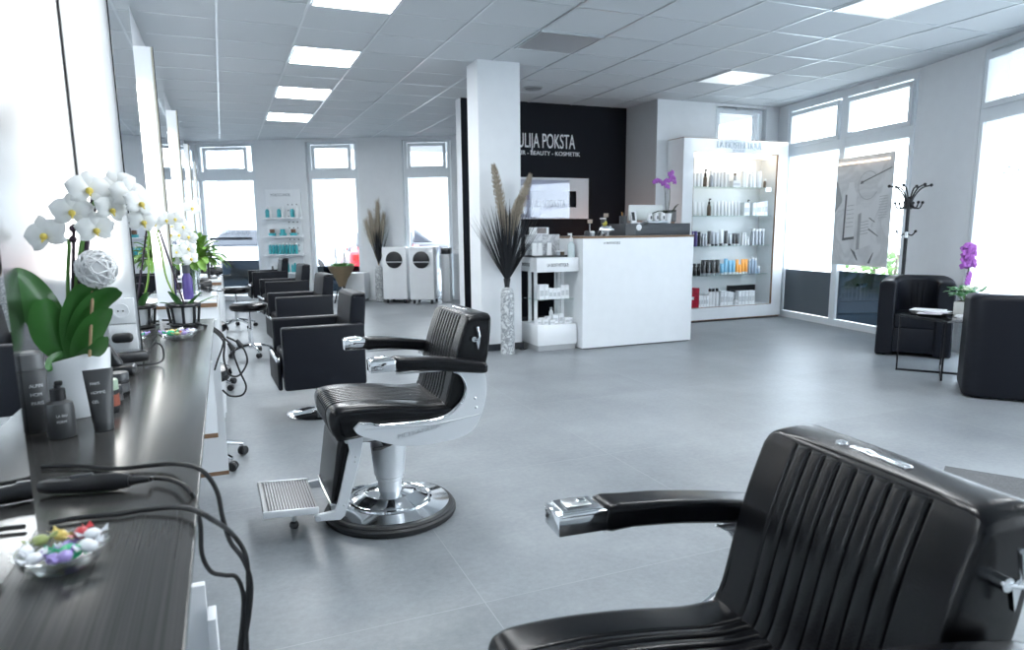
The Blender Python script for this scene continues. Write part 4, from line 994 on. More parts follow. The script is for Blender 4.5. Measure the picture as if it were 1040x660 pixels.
# ================================================================== WAITING CORNER
def make_armchair(name, label, loc, hd, wd=.66, dp=.60, th=.15, hz=.73, rc=.24):
    t = thing(name, label, 'armchair', loc, hd)
    # outer shell: U shape seen from above, open to the front (+x)
    def ushape(off, n=10):
        w = wd/2-off; pts = []; rr = rc-off*min(.6, rc*2.2)
        xb = -dp/2+off; xf = dp/2
        pts.append((xf, w))
        for k in range(n+1):
            a = math.pi/2*k/n; pts.append((xb+rr-rr*math.sin(a), w-rr+rr*math.cos(a)))
        for k in range(n+1):
            a = math.pi/2*k/n; pts.append((xb+rr-rr*math.cos(a), -w+rr-rr*math.sin(a)))
        pts.append((xf, -w)); return pts
    outer = ushape(0); inner = ushape(th)
    def top(x): return hz + (.035 if x < -.05 else .0) * min(1, max(0, (-.05-x)/.15))
    vs = []; fs = []; n = len(outer)
    rings = []
    for ring, z in (('o', 0.03), ('o', .9), ('m1', 1), ('m2', 1), ('i', .9), ('i', 0.3)):
        for i in range(n):
            ox, oy = outer[i]; ix, iy = inner[i]; tz = top(ox)
            if ring == 'o': p = (ox, oy, .012 if z == 0.03 else tz-.03)
            elif ring == 'i': p = (ix, iy, tz-.03 if z == .9 else .012)
            else:
                f = .18 if ring == 'm1' else .82; p = (ox+(ix-ox)*f, oy+(iy-oy)*f, tz)
            vs.append(p)
    K = 6
    for k in range(K):
        k2 = (k+1) % K
        for i in range(n-1): fs.append((k*n+i, k*n+i+1, k2*n+i+1, k2*n+i))
    fs.append(tuple(k*n for k in range(K))); fs.append(tuple(k*n+n-1 for k in range(K))[::-1])
    s = MB().add(vs, fs).build('shell', leather_matte, t, sharp=50)
    md = s.modifiers.new('bevel', 'BEVEL'); md.width = .02; md.segments = 3; md.limit_method = 'ANGLE'; md.angle_limit = R(40)
    MB().rbox(-dp/2+th-.02, dp/2-.01, -wd/2+th-.01, wd/2-th+.01, .27, .42, .03, 4).build('seat_cushion', leather_matte, t)
    MB().rbox(dp/2-.08, dp/2-.02, -wd/2+th-.01, wd/2-th+.01, .04, .275, .008, 2).build('front_panel', leather_matte, t)
    # leather folds on the inside of the back
    fb = MB()
    for k in range(7):
        y = -.12+.04*k; fb.tube(smooth_path([(-dp/2+th+.006, y, .45), (-dp/2+th+.004, y*1.15, .58), (-dp/2+th+.0, y*1.3, .70)], 5), .006, 6)
    fb.tube([(-dp/2+th+.006, -.13, .45), (-dp/2+th+.006, .13, .45)], .004)
    fb.build('folds', leather_matte, t)
    for x in (-dp/2+.12, dp/2-.08):
        for y in (-wd/2+.08, wd/2-.08): MB().lathe([(0, 0), (.02, 0), (.02, .02), (0, .02)], 12, c=(x, y, 0)).build('foot', black_plastic, t)
    return t
make_armchair('tub_armchair', 'black leather tub armchair facing us beside the coat rack', (6.24, 4.70, 0), R(217), .64, .54)
a2 = make_armchair('tub_armchair', 'black tub armchair seen from behind at the right picture edge', (5.36, 3.19, 0), R(38), .68, .60, hz=.725, rc=.10)
h2 = MB().rbox(-.02, .16, -.03, .03, .0, .03, .01, 3).tube(smooth_path([(.16, 0, .02), (.22, .01, .01), (.26, .02, -.03)], 4), .006)
hp = thing('remote_handset', 'small black handset lying on the right armchair backrest', 'handset', (5.23, 2.98, .763), R(-50)); h2.build('body', black_plastic, hp)
MB().rbox(.0, .14, -.022, .022, .03, .034, .002, 1).build('cover', mgrey, hp)

tb = thing('side_table', 'black side table with glass top between the two tub armchairs', 'table', (0, 0, 0))
C4 = [Vector((5.37, 4.19, 0)), Vector((5.30, 3.71, 0)), Vector((5.78, 3.64, 0)), Vector((5.85, 4.12, 0))]
ZT = .50
cx = sum((c.x for c in C4))/4; cy = sum((c.y for c in C4))/4
tb.location = (cx, cy, 0)
q = [(c.x-cx, c.y-cy) for c in C4]
MB().prism(q, ZT-.008, ZT, 'z').build('glass_top', mat('black glass', (.01, .012, .014), .08, spec=.6), tb, smooth=False)
b = MB()
for i in range(4):
    a_, c_ = q[i], q[(i+1) % 4]; b.tube([(a_[0]*.985, a_[1]*.985, ZT-.018), (c_[0]*.985, c_[1]*.985, ZT-.018)], .009, 4)
b.build('top_frame', black_metal, tb)
for i in range(4): MB().tube([(q[i][0]*.97, q[i][1]*.97, .0), (q[i][0]*.97, q[i][1]*.97, ZT-.02)], .009, 4).build('leg', black_metal, tb)
for i in (0, 1): MB().tube([(q[i][0]*.97, q[i][1]*.97, .0095), (q[i+2][0]*.97, q[i+2][1]*.97, .0095)], .009, 4).build('cross_bar', black_metal, tb)
bw = thing('magazine_dish', 'dark dish with white scalloped magazines on the glass side table', 'dish', (5.47, 3.97, ZT), R(30))
MB().lathe([(0, .0005), (.09, .0005), (.15, .022), (.155, .026), (.145, .026), (.085, .008), (0, .008)], 28).build('dish', black_plastic, bw)
for k in range(4):
    b = MB(); b.m = Matrix.Rotation(.5*k, 4, 'Z') @ Matrix.Translation((.02*k-.03, 0, .027+.006*k)); b.rbox(-.13, .12, -.09, .09, 0, .005, .002, 1)
    b.build('leaflet', [mw, mat('magazine print', (.5, .45, .5), .4, var=.6, vscale=30), mw, mw][k], bw)
sf = thing('paper_stack', 'white folded leaflets lying right of the dish on side table', 'paper', (5.60, 3.775, ZT), R(-25))
for k in range(3): MB().rbox(-.07+.01*k, .08, -.04, .04, .0005+.006*k, .006+.006*k, .001, 1).build('sheet', mw, sf)
pl = thing('flower_planter', 'white square planter with purple orchid on the glass side table', 'planter', (5.74, 3.88, ZT), R(20))
MB().rbox(-.075, .075, -.06, .06, .0005, .115, .01, 2).build('pot', mat('whitewashed pot', (.62, .63, .62), .6, var=.15, vscale=18), pl)
MB().rbox(-.066, .066, -.052, .052, .105, .118, .004, 1).build('soil', soil, pl)
b = MB(); rnd = random.Random(11)
for k in range(46):
    a = rnd.uniform(0, 6.28); r_ = rnd.uniform(.02, .13); z = .15+rnd.uniform(0, .07)+(.13-r_)*.2
    c = Vector((r_*math.cos(a), r_*math.sin(a), z)); d = Vector((math.cos(a), math.sin(a), rnd.uniform(-.3, .5)))
    petal(b, c, d, Vector((0, 0, 1)), .055, .028)
b.build('foliage', mat('kalanchoe green', (.05, .20, .06), .4, var=.4, vscale=30), pl, sharp=80)
b = MB()
for k in range(14): a = rnd.uniform(0, 6.28); r_ = rnd.uniform(0, .09); b.tube([(0, 0, .10), (r_*math.cos(a), r_*math.sin(a), .17)], .002, 5)
b.build('stems', stem_green, pl)
b = MB()
for k in range(26): a = rnd.uniform(0, 6.28); r_ = rnd.uniform(0, .06); b.sphere((r_*math.cos(a)-.03, r_*math.sin(a)-.03, .215+rnd.uniform(0, .03)), .009, n=6, m=4)
b.build('buds', mat('pale bud', (.6, .68, .5), .5), pl)
st1 = MB().tube(smooth_path([(0, 0, .11), (.01, 0, .30), (.02, 0, .45), (-.01, 0, .56), (-.08, .02, .57)], 6), .0035, 6).build('stem', MATS['dark stem'], pl)
st2 = MB().tube(smooth_path([(.02, .01, .11), (.035, 0, .30), (.03, 0, .50)], 6), .0035, 6).build('stem', MATS['dark stem'], pl)
rnd = random.Random(21)
for k in range(16):
    f_ = k/15; c = Vector((.03*math.sin(k*2.4)+.01-.03*f_, .03*math.cos(k*2.4), .41+.17*f_))
    flower(st1 if k % 2 else st2, c, (-.75+rnd.uniform(-.4, .4), -.65+rnd.uniform(-.4, .4), .15), .038, petal_p, petal_p, rnd)
for k in range(4): flower(st1, (.01*k, -.01, .27+.025*k), (-.7, -.7, .1), .026, petal_p, petal_p, rnd)
b = MB(); leaf(b, [(.02, 0, .13), (.09, -.03, .18), (.17, -.07, .19), (.23, -.1, .24)], .02); leaf(b, [(.02, 0, .13), (.1, .05, .16), (.15, .08, .20)], .022)
b.build('long_leaves', green_leaf, pl)

def zt_at(x, y, py):
    """height of a point above x, y that shows at picture row py"""
    lo, hi = -1, 4
    for _ in range(40):
        m_ = (lo+hi)/2; d = Vector((x, y, m_))-EYE; v_ = CYP-FPX*d.dot(_u)/d.dot(_f)
        if v_ > py: lo = m_
        else: hi = m_
    return lo
# coat rack
cr_ = thing('coat_rack', 'black curved-arm coat rack standing behind the armchair at window', 'coat rack', (at_Y(922.5, 255, 5.06).x, 5.06, 0))
zt = zt_at(at_Y(922.5, 255, 5.06).x, 5.06, 187)-.115
MB().tube([(0, 0, .03), (0, 0, zt-.06)], .018, 14).build('pole', black_metal, cr_)
MB().lathe([(0, 0), (.15, 0), (.155, .012), (.03, .03), (0, .03)], 28).build('base', black_metal, cr_)
MB().lathe([(0, zt-.12), (.028, zt-.12), (.028, zt-.03), (.012, zt-.01), (0, zt-.01)], 16).build('hub', black_metal, cr_)
for k in range(6):
    a = k*math.pi/3+.35; c, s = math.cos(a), math.sin(a); rr = .19
    hk = MB().tube(smooth_path([(.015*c, .015*s, zt-.10), (.05*c, .05*s, zt+.0), (.11*c, .11*s, zt+.075), (rr*c, rr*s, zt+.10)], 6), .0075, 8).sphere((rr*c, rr*s, zt+.10), .017, n=10, m=6).build('hook', black_metal, cr_)
    MB().tube(smooth_path([(.015*c, .015*s, zt-.05), (.05*c, .05*s, zt-.115), (.10*c, .10*s, zt-.125), (.125*c, .125*s, zt-.075)], 6), .007, 8).sphere((.125*c, .125*s, zt-.07), .015, n=10, m=6).build('hook', black_metal, cr_)
for k in range(3):
    a = k*2.094+.6; c, s = math.cos(a), math.sin(a)
    MB().tube(smooth_path([(.015*c, .015*s, 1.17), (.06*c, .06*s, 1.155), (.095*c, .095*s, 1.19)], 5), .007, 8).sphere((.097*c, .097*s, 1.195), .015, n=10, m=6).build('hook', black_metal, cr_)
MB().lathe([(0, 1.13), (.024, 1.13), (.024, 1.19), (0, 1.19)], 16).build('ring', steel, cr_)

# hanging poster before window A
def onA(s, z, off): p = AW0 + dirA*s; nrm = Vector((dirA.y, -dirA.x, 0)); return Vector((p.x, p.y, z)) + nrm*off
pw, phh = .93, 1.27
angA = math.atan2(dirA.y, dirA.x)
po_ = thing('hanging_poster', 'large grey advertising poster hanging before the window by coat rack', 'poster', onA(1.36, .79, .06), angA)
MB().box(0, pw, -.002, .0, 0, phh).build('sheet', marble('pale grey poster paper', (.68, .70, .72), (.56, .58, .60), 2.2, (.40, .62)), po_, smooth=False)
MB().tube([(-.01, -.001, phh), (pw+.01, -.001, phh)], .008, 10).build('top_rail', steel, po_)
MB().tube([(-.01, -.001, 0), (pw+.01, -.001, 0)], .006, 10).build('bottom_rail', steel, po_)
g1 = mat('poster mid grey', (.36, .38, .40), .6, var=.2, vscale=6); g2_ = mat('poster dark grey', (.14, .15, .16), .6); g3 = mat('poster light grey', (.70, .72, .74), .6)
def pf(name, poly, m_, d): return MB().prism(poly, -.002-d, -.002-d+.0006, 'y').build(name, m_, po_, smooth=False)
pf('print_bottle', [(.17, .30), (.37, .33), (.37, .85), (.33, .90), (.31, .98), (.23, .98), (.22, .90), (.18, .84)], g3, .001)
pf('print_bottle_shade', [(.17, .30), (.20, .30), (.21, .84), (.18, .84)], g2_, .002)
pf('print_bottle_foot', [(.17, .29), (.37, .31), (.37, .34), (.17, .32)], g2_, .002)
pf('print_jar', [(.42, .18), (.66, .25), (.62, .62), (.58, .68), (.46, .66), (.42, .60)], g3, .0015)
pf('print_jar_shade', [(.42, .18), (.47, .195), (.47, .62), (.42, .60)], g1, .0025)
for k in range(5): pf('print_line', [(.46, .36+.035*k), (.60, .38+.035*k), (.60, .387+.035*k), (.46, .367+.035*k)], g1, .003)
for k in range(6): pf('print_line', [(.22, .45+.05*k), (.34, .46+.05*k), (.34, .466+.05*k), (.22, .456+.05*k)], g1, .002)
pf('print_ribbon', [(.0, .62), (.12, .75), (.12, .80), (.03, 1.0), (.0, 1.0)], g1, .002)
pf('print_brush', [(.44, .96), (.90, 1.10), (.90, 1.112), (.44, .975)], g2_, .002)
pf('print_brush_tip', [(.42, .95), (.47, .955), (.47, .985), (.43, .985)], g2_, .003)
pf('print_stroke', [(.60, .42), (.76, .34), (.76, .352), (.60, .44)], g2_, .002)
pf('print_stroke', [(.60, .55), (.70, .50), (.70, .51), (.60, .565)], g2_, .002)
pf('print_stroke', [(.32, .20), (.44, .06), (.46, .06), (.40, .16)], g2_, .002)
pf('print_stroke', [(.62, .03), (.70, .16), (.71, .16), (.66, .03)], g2_, .002)
for k in range(9): pf('print_text', [(.74, .55+.03*k), (.87, .56+.03*k), (.87, .565+.03*k), (.74, .555+.03*k)], g1, .0015)
ring = []
b = MB()
pts = [( .55+.16*math.cos(a*.2), -.0035, .93+.16*math.sin(a*.2)) for a in range(4, 30)]
b.tube(pts, .003, 4); b.build('print_loop', g1, po_)
text_mesh('print_heading', 'BIOSTHETIQUE', .05, g1, po_, (.08, -.0035, 1.17), (R(90), 0, 0), sx=.8, ext=.0003)
MB().box(.02, pw-.06, -.028, -.012, phh-.075, phh-.055).build('warm_light_bar', mat('warm lamp bar', (1, .9, .8), .4, emit=(1, .78, .6), es=.9), po_, smooth=False)

# mat
mt = MB()
e1 = Vector((.523, -.852, 0)); e2 = Vector((-.852, -.523, 0)); m0 = at_z(960, 473, .01); m0.z = 0
p = [m0, m0+e1*1.9, m0+e1*1.9+e2*1.1, m0+e2*1.1]
mt.prism([(v_.x-m0.x, v_.y-m0.y) for v_ in p], .001, .010, 'z')
mo = mt.build('door_mat', mat('speckled grey carpet', (.10, .105, .11), .95, bump=1.0, bscale=240, var=.95, vscale=160), smooth=False); mo.location = m0
tag(mo, 'speckled grey door mat on floor behind the foreground barber chair', 'mat')

# ================================================================== ON THE DARK WORKTOP
ZK = ZC+.0006
YO = 1.80
bo = at_z(86, 424, ZK); bo = Vector((bo.x-.03, bo.y+.05, ZK))
def OP(px, py, dy=0): p_ = at_Y(px, py, bo.y+dy); return p_-bo
oc = thing('potted_orchid', 'big white orchid in a wavy white pot on the dark worktop', 'orchid', bo)
vs = []; fs = []; n = 40; prof = [(.0, 0), (.060, 0), (.064, .006), (.074, .06), (.080, .105), (.083, 1), (.077, 1), (.072, .105), (.06, .10), (0, .10)]
for r_, z in prof:
    for i in range(n):
        a = 2*math.pi*i/n
        zz = (.128+.020*math.cos(a+.35)) if z == 1 else z
        vs.append((r_*math.cos(a)*1.05, r_*math.sin(a)*.95, zz))
for k in range(len(prof)-1):
    for i in range(n): j = (i+1) % n; fs.append((k*n+i, k*n+j, (k+1)*n+j, (k+1)*n+i))
MB().add(vs, fs).build('pot', white_gloss, oc, sharp=50)
b = MB(); rnd = random.Random(2)
for k in range(60): a = rnd.uniform(0, 6.28); r_ = rnd.uniform(0, .062); b.rbox(*sorted((r_*math.cos(a)-.008, r_*math.cos(a)+.008)), *sorted((r_*math.sin(a)-.006, r_*math.sin(a)+.006)), .098, .108+rnd.uniform(0, .008), .002, 1)
b.build('bark', soil, oc)
root = Vector((-.01, 0, .135))
for pts, w_ in (([(66, 362), (52, 330), (30, 296), (8, 275)], .038), ([(66, 362), (56, 345), (47, 325), (43, 304)], .036), ([(76, 362), (84, 335), (100, 308), (121, 295)], .030),
                ([(76, 364), (76, 330), (86, 300), (100, 294)], .030), ([(78, 364), (88, 348), (98, 330), (110, 313)], .030), ([(80, 366), (90, 362), (100, 354), (106, 342)], .022), ([(70, 366), (62, 364), (54, 368), (48, 376)], .016)):
    b = MB(); P = [OP(x, y, .0-.05*(i/3)) for i, (x, y) in enumerate(pts)]
    # blade turned to face the room
    Q = smooth_path(P, 9); N = len(Q); vs = []; fs = []; M_ = 7
    for i, p_ in enumerate(Q):
        t = (Q[min(i+1, N-1)]-Q[max(i-1, 0)]).normalized(); vw = Vector((-.55, .8, .15)).normalized(); s = t.cross(vw).normalized(); nn = s.cross(t)
        f = i/(N-1); ww = w_*math.sin(math.pi*(f*.90+.07))**.6
        for j in range(M_):
            g_ = (j/(M_-1)-.5)*2; vs.append(p_+s*ww*g_+nn*(.22*ww*abs(g_)**1.5))
    for i in range(N-1):
        for j in range(M_-1): fs.append((i*M_+j, i*M_+j+1, (i+1)*M_+j+1, (i+1)*M_+j))
    k = len(vs); vs += [v_+Vector((.0008, .0015, 0)) for v_ in vs]; fs += [tuple(reversed([q_+k for q_ in f])) for f in fs]
    b.add(vs, fs); b.build('leaf', green_leaf, oc, sharp=80)
main = MB().tube(smooth_path([OP(*p_) for p_ in ((66, 362), (71, 330), (76, 305), (81, 262), (88, 230), (96, 206), (108, 199), (120, 199), (130, 205), (137, 219))], 5), .0055, 8, None).build('stem', stem_green, oc)
side = MB().tube(smooth_path([OP(*p_) for p_ in ((70, 355), (69, 310), (69, 275), (70, 247), (64, 243), (58, 240))], 5), .0038, 8).build('stem', stem_green, oc)
darkst = mat('dark plant stick', (.035, .015, .035), .5)
MB().tube([OP(75, 361), OP(96, 184)], .0045, 8).build('support_stick', darkst, oc)
MB().tube([OP(73, 357), OP(75, 227)], .0035, 8).build('support_stick', darkst, oc)
for px, py in ((74, 232), (74, 243), (82, 286), (94, 213)): MB().sphere(OP(px, py), .008, n=8, m=6).build('clip', darkst, oc)
rnd = random.Random(9)
for (x, y), nr, sz, st_ in (((46, 238), (-.3, -1, .1), .044, side), ((73, 214), (.1, -1, .0), .042, main), ((90, 192), (.3, -1, .2), .044, main), ((97, 232), (.5, -1, -.2), .040, main), ((113, 212), (.6, -.8, -.1), .036, main),
              ((119, 189), (.2, -1, .3), .042, main), ((131, 197), (.5, -.9, .1), .040, main), ((142, 206), (.6, -.7, .1), .036, main), ((145, 224), (.5, -.8, -.2), .034, main)):
    flower(st_, OP(x, y, -.01-.03*rnd.random()), nr, sz*.97, petal_w, petal_y, rnd)
# wicker ball on a stick
wk = thing('wicker_ball', 'white wicker ball on wooden stick in the big orchid pot', 'ornament', bo)
c = OP(98, 273, -.04); b = MB(); rnd = random.Random(3)
for k in range(22):
    ax = Vector((rnd.uniform(-1, 1), rnd.uniform(-1, 1), rnd.uniform(-1, 1))).normalized(); o = ax.orthogonal().normalized(); o2 = ax.cross(o); rr = .040
    b.tube([c+(o*math.cos(q_*.4)+o2*math.sin(q_*.4))*rr for q_ in range(17)], .0022, 5)
b.sphere(c, .036, n=16, m=10); b.build('ball', mat('white wicker', (.78, .79, .80), .8), wk)
MB().tube([OP(94.5, 290, -.04), OP(91, 362, -.03)], .0032, 8).build('stick', mat('light wood', (.5, .34, .2), .6), wk)

def stand_on(px, py): p_ = at_z(px, py, ZK); return Vector((p_.x, p_.y, ZK))
mgr2 = mat('dark grey satin plastic', (.055, .058, .062), .35)
p_ = stand_on(40, 437)
t = thing('shampoo_bottle', 'tall dark grey bottle left of the pump bottle on worktop', 'bottle', p_)
MB().lathe([(0, .0005), (.023, .0005), (.025, .004), (.025, .125), (.022, .130), (0, .130)], 28).build('body', mgr2, t)
MB().lathe([(0, .131), (.023, .131), (.023, .162), (.019, .166), (0, .166)], 28).build('cap', mat('grey cap', (.16, .165, .17), .35, .3), t)
hx = R(-58)
def label_text(t, txts, r_, z0, size, dz):
    for k, tx in enumerate(txts):
        o = text_mesh('label_text', tx, size, mat('pale label ink', (.6, .62, .64), .5), t, (0, 0, 0), (0, 0, 0), sx=.9, ext=.0003)
        for v_ in o.data.vertices:
            a = v_.co.x/r_ - R(95); zz = v_.co.y; v_.co = Vector(((r_+.0004+v_.co.z)*math.cos(a), (r_+.0004+v_.co.z)*math.sin(a), zz))
        o.location = (0, 0, z0-k*dz)
label_text(t, ['ALPIN', 'HOM', 'PARIS'], .025, .095, .010, .018)
p_ = stand_on(64, 443)
t = thing('pump_bottle', 'small dark grey pump bottle on the worktop before orchid pot', 'bottle', p_)
MB().lathe([(0, .0005), (.024, .0005), (.0255, .003), (.0255, .058), (.023, .070), (.012, .076), (.012, .08), (0, .08)], 28).build('body', mgr2, t)
MB().lathe([(0, .076), (.0135, .076), (.0135, .098), (.006, .10), (.006, .106), (0, .106)], 20).rbox(-.004, .010, -.006, .006, .104, .114, .003, 2).build('pump', black_plastic, t)
label_text(t, ['LA BIO', 'FORM'], .0255, .045, .007, .012)
p_ = stand_on(106, 436)
tb_ = tube_obj('hair_gel_tube', 'dark grey squeeze tube right of the white orchid pot', 'tube', p_, .128, .023, mgr2, mgr2, rz=R(15))
for k, tx in enumerate(['PARIS', 'HOMME', 'GEL']):
    text_mesh('label_text', tx, .008, mat('pale label ink', (.6, .62, .64), .5), tb_, (-.018, -.021+.003*(2-k)*1.6, .062+.018*(2-k)), (R(82), 0, 0), sx=.9, ext=.0003)
for k, (px, py, r_, h_, lab, lm) in enumerate(((112, 418, .021, .075, 'black jar with pale green lid behind the squeeze tube', mat('pale green lid', (.30, .40, .30), .4)), (121, 402, .025, .06, 'black jar behind the green lidded jar on worktop', mgrey), (117, 410, .018, .045, 'low black tin between the two black jars', mblk))):
    t = thing('styling_jar', lab, 'jar', stand_on(px, py))
    MB().lathe([(0, .0005), (r_*.95, .0005), (r_, .004), (r_, h_*.68), (0, h_*.68)], 24).build('body', mblk, t)
    MB().lathe([(0, h_*.69), (r_*1.04, h_*.69), (r_*1.04, h_-.003), (r_*.98, h_), (0, h_)], 24).build('lid', lm, t)
    MB().lathe([(r_+.0005, h_*.2), (r_+.0008, h_*.2), (r_+.0008, h_*.55), (r_+.0005, h_*.55)], 24).build('label_band', [mat('red brown label', (.25, .06, .03), .5), mgr2, mgr2][k], t)
# hair clipper in its dock
t = thing('hair_clipper', 'black hair clipper leaning in its dock behind the jars', 'hair clipper', stand_on(121, 381))
b = MB(); b.m = Matrix.Translation((0, 0, .02)) @ Matrix.Rotation(R(-28), 4, 'Y')
b.rbox(-.02, .02, -.018, .018, 0, .15, .012, 3); b.build('body', black_plastic, t)
b = MB(); b.m = Matrix.Translation((0, 0, .02)) @ Matrix.Rotation(R(-28), 4, 'Y'); b.rbox(-.018, .018, -.02, .02, .151, .175, .004, 2); b.build('blade_head', mgrey, t)
MB().rbox(-.04, .045, -.035, .035, 0, .03, .01, 3).build('dock', black_plastic, t)
t = thing('hair_trimmer', 'small black trimmer lying with looped cable below the sockets', 'hair trimmer', stand_on(134, 370))
b = MB(); b.m = Matrix.Rotation(R(20), 4, 'Z'); b.rbox(-.06, .05, -.018, .018, .006, .04, .012, 3); b.build('body', black_plastic, t)
MB().tube(smooth_path([(.045, 0, .03), (.07, .01, .06), (.09, .0, .045), (.085, -.04, .008), (.02, -.07, .006)], 6), .003, 6).build('cable', black_plastic, t)

# candy dishes
cand_m = [mat('white wrapper', (.8, .82, .86), .3), mat('lilac wrapper', (.35, .28, .62), .3), mat('green wrapper', (.05, .45, .22), .25), mat('red wrapper', (.55, .05, .06), .3), mat('yellow wrapper', (.7, .55, .15), .3), mat('olive wrapper', (.30, .36, .12), .3)]
cut = glass('cut glass', (.93, .96, .97), .35, .12)
def candy_dish(loc, r_, label, lab2, seed, nc, group):
    t = thing('candy_dish', label, 'dish', loc)
    n = 48; prof = [(0, .002), (r_*.55, .001), (r_*.82, .012), (r_*.98, .026), (r_*.93, .026), (r_*.77, .015), (r_*.5, .006), (0, .006)]
    vs = []; fs = []
    for q_, z in prof:
        for i in range(n):
            a = 2*math.pi*i/n; k = 1+.03*(q_/r_)*(1 if i % 2 else -1); vs.append((q_*k*math.cos(a), q_*k*math.sin(a), z+(.0015 if (i % 2 and z > .02) else 0)))
    for k in range(len(prof)-1):
        for i in range(n): j = (i+1) % n; fs.append((k*n+i, k*n+j, (k+1)*n+j, (k+1)*n+i))
    MB().add(vs, fs).build('bowl', cut, t)
    rnd = random.Random(seed); placed = []
    tries = 0
    while len(placed) < nc and tries < 2000:
        tries += 1; a = rnd.uniform(0, 6.28); q_ = r_*.72*math.sqrt(rnd.random()); x, y = q_*math.cos(a), q_*math.sin(a)
        if all((x-u)**2+(y-v_)**2 > (.34*r_)**2 for u, v_ in placed): placed.append((x, y))
    cols = ['white', 'lilac', 'green', 'red', 'yellow', 'olive']
    for k, (x, y) in enumerate(placed):
        ci = [0, 1, 0, 2, 0, 4, 1, 3, 0, 5, 0, 1, 0, 0][k % 14]; zz = .010+.022*((x*x+y*y)**.5/r_)**2
        c_ = thing('wrapped_candy', '%s wrapped candy in %s' % (cols[ci], lab2), 'candy', Vector(loc)+Vector((x, y, zz)), rnd.uniform(0, 6.28), '%s candies in %s' % (cols[ci], lab2))
        rr = (.010 if ci != 2 else .014)*min(1, r_/.06)
        MB().sphere((0, 0, rr*.8), rr, sx=1.15, sy=.95, sz=.8, n=9, m=6).build('sweet', cand_m[ci], c_)
        for sg_ in (1, -1):
            MB().add([(sg_*rr*.95, 0, rr*.8), (sg_*rr*2.1, -rr*.9, rr*1.3), (sg_*rr*1.9, -rr*.2, rr*.8), (sg_*rr*2.2, rr*.3, rr*1.7), (sg_*rr*2.0, rr*.9, rr*.9), (sg_*rr*1.0, 0, rr*.95)],
                     [(0, 1, 2, 5), (0, 2, 3, 5), (0, 3, 4, 5)]).build('twisted_end', cand_m[ci], c_, smooth=False)
p_ = at_z(66, 563, ZC+.012)
candy_dish((-.190+XL, p_.y-.01, ZK), .052, 'round cut-glass dish full of wrapped candies nearest the camera', 'the near glass dish', 5, 13, '')
p_ = at_z(184, 339, ZC+.012)
candy_dish((-.165+XL, p_.y-.05, ZK), .075, 'round cut-glass candy dish below the small orchid on worktop', 'the far glass dish', 8, 14, '')
# curling iron with its cables
zi = ZC+.016
ci = thing('curling_iron', 'black curling iron with looping cable lying across the worktop', 'curling iron', (0, 0, 0))
A_ = at_z(40, 494, zi); B_ = at_z(132, 488, zi)
d_ = (B_-A_)
MB().tube([A_+d_*f for f in (0, .1, .5, .85, 1)], .012, 14, [.009, .013, .0145, .014, .010]).build('handle', black_plastic, ci)
MB().tube([A_+d_*f for f in (1, 1.12, 1.22)], .006, 10, [.008, .006, .0045]).build('cable_sleeve', rubber, ci)
MB().rbox(*sorted((A_.x+d_.x*.35, A_.x+d_.x*.6)), A_.y+d_.y*.5-.005, A_.y+d_.y*.5+.005, zi+.010, zi+.016, .002, 1).build('switch', mgrey, ci)
YH = 1.16
def tab(px, py, z=ZC+.006): return at_z(px, py, z)
def hang(px, py, Y=YH): return at_Y(px, py, Y)
E_ = A_+d_*1.22
YH = tab(192, 500, ZC+.008).y
c1p = [E_, tab(157, 485.5, ZC+.010), tab(176, 488, ZC+.012), tab(194, 500, ZC+.010), hang(203, 530), hang(205, 562), hang(214, 580), hang(228, 584), hang(240, 586), hang(247, 604), hang(246, 634), hang(243, 664), hang(243, 705)]
MB().tube(smooth_path(c1p, 6), .0038, 8).build('cable', rubber, ci)
c2 = thing('power_cable', 'black cable looping high over the worktop edge beside curling iron', 'cable', (0, 0, 0))
c2p = [tab(42, 474), tab(80, 473), tab(118, 476), tab(150, 473, ZC+.008), tab(178, 471, ZC+.014), tab(204, 477, ZC+.03), hang(220, 498), hang(226, 525), hang(234, 550), hang(247, 568), hang(255, 592), hang(253, 625), hang(247, 662), hang(246, 700)]
MB().tube(smooth_path(c2p, 6), .0038, 8).build('cord', rubber, c2)
c3 = thing('power_cable', 'lower black cable running from the mirror over the edge', 'cable', (0, 0, 0))
c3p = [tab(50, 531), tab(79, 526), tab(120, 522), tab(146, 518), tab(178, 515, ZC+.01), tab(197, 518, ZC+.012), hang(213, 526, tab(197, 518, ZC+.01).y), hang(236, 542), hang(250, 565), hang(252, 600), hang(250, 636), hang(251, 662), hang(252, 700)]
MB().tube(smooth_path(c3p, 6), .0038, 8).build('cord', rubber, c3)
# second cable bundle at the far end
YB = 3.42
ml = [thing('power_cable', l_, 'cable', (0, 0, 0)) for l_ in ('black cable forming a wide loop off the worktop far end', 'black cable with two plugs hanging off the worktop far end', 'thin black cable dropping in a teardrop off the far end')]
def T2(px, py): return at_z(px, py, ZC+.012)
MB().tube(smooth_path([T2(165, 325), T2(188, 326), T2(205, 330), hang(214, 331, YB+.03), hang(226, 340, YB+.02), hang(228, 350, YB), hang(227.5, 365, YB), hang(233, 380, YB), hang(243, 381, YB), hang(251, 368, YB), hang(248, 355, YB), hang(240, 347, YB), hang(230, 342, YB)], 6), .0045, 8).build('cord', rubber, ml[0])
MB().tube(smooth_path([T2(170, 329), T2(192, 330), hang(213, 333, YB-.02), hang(225, 341, YB-.02), hang(236, 352, YB-.02), hang(238, 362, YB-.02), hang(244, 378, YB-.02), hang(250, 392, YB-.02), hang(246, 401, YB-.02), hang(234, 402, YB-.02), hang(226, 396, YB-.02)], 6), .0045, 8).build('cord', rubber, ml[1])
for px, py in ((235, 352), (243, 349)): MB().tube([hang(px-3, py-4, YB-.02), hang(px+2, py+3, YB-.02)], .013, 10, [.008, .014]).build('plug', black_plastic, ml[1])
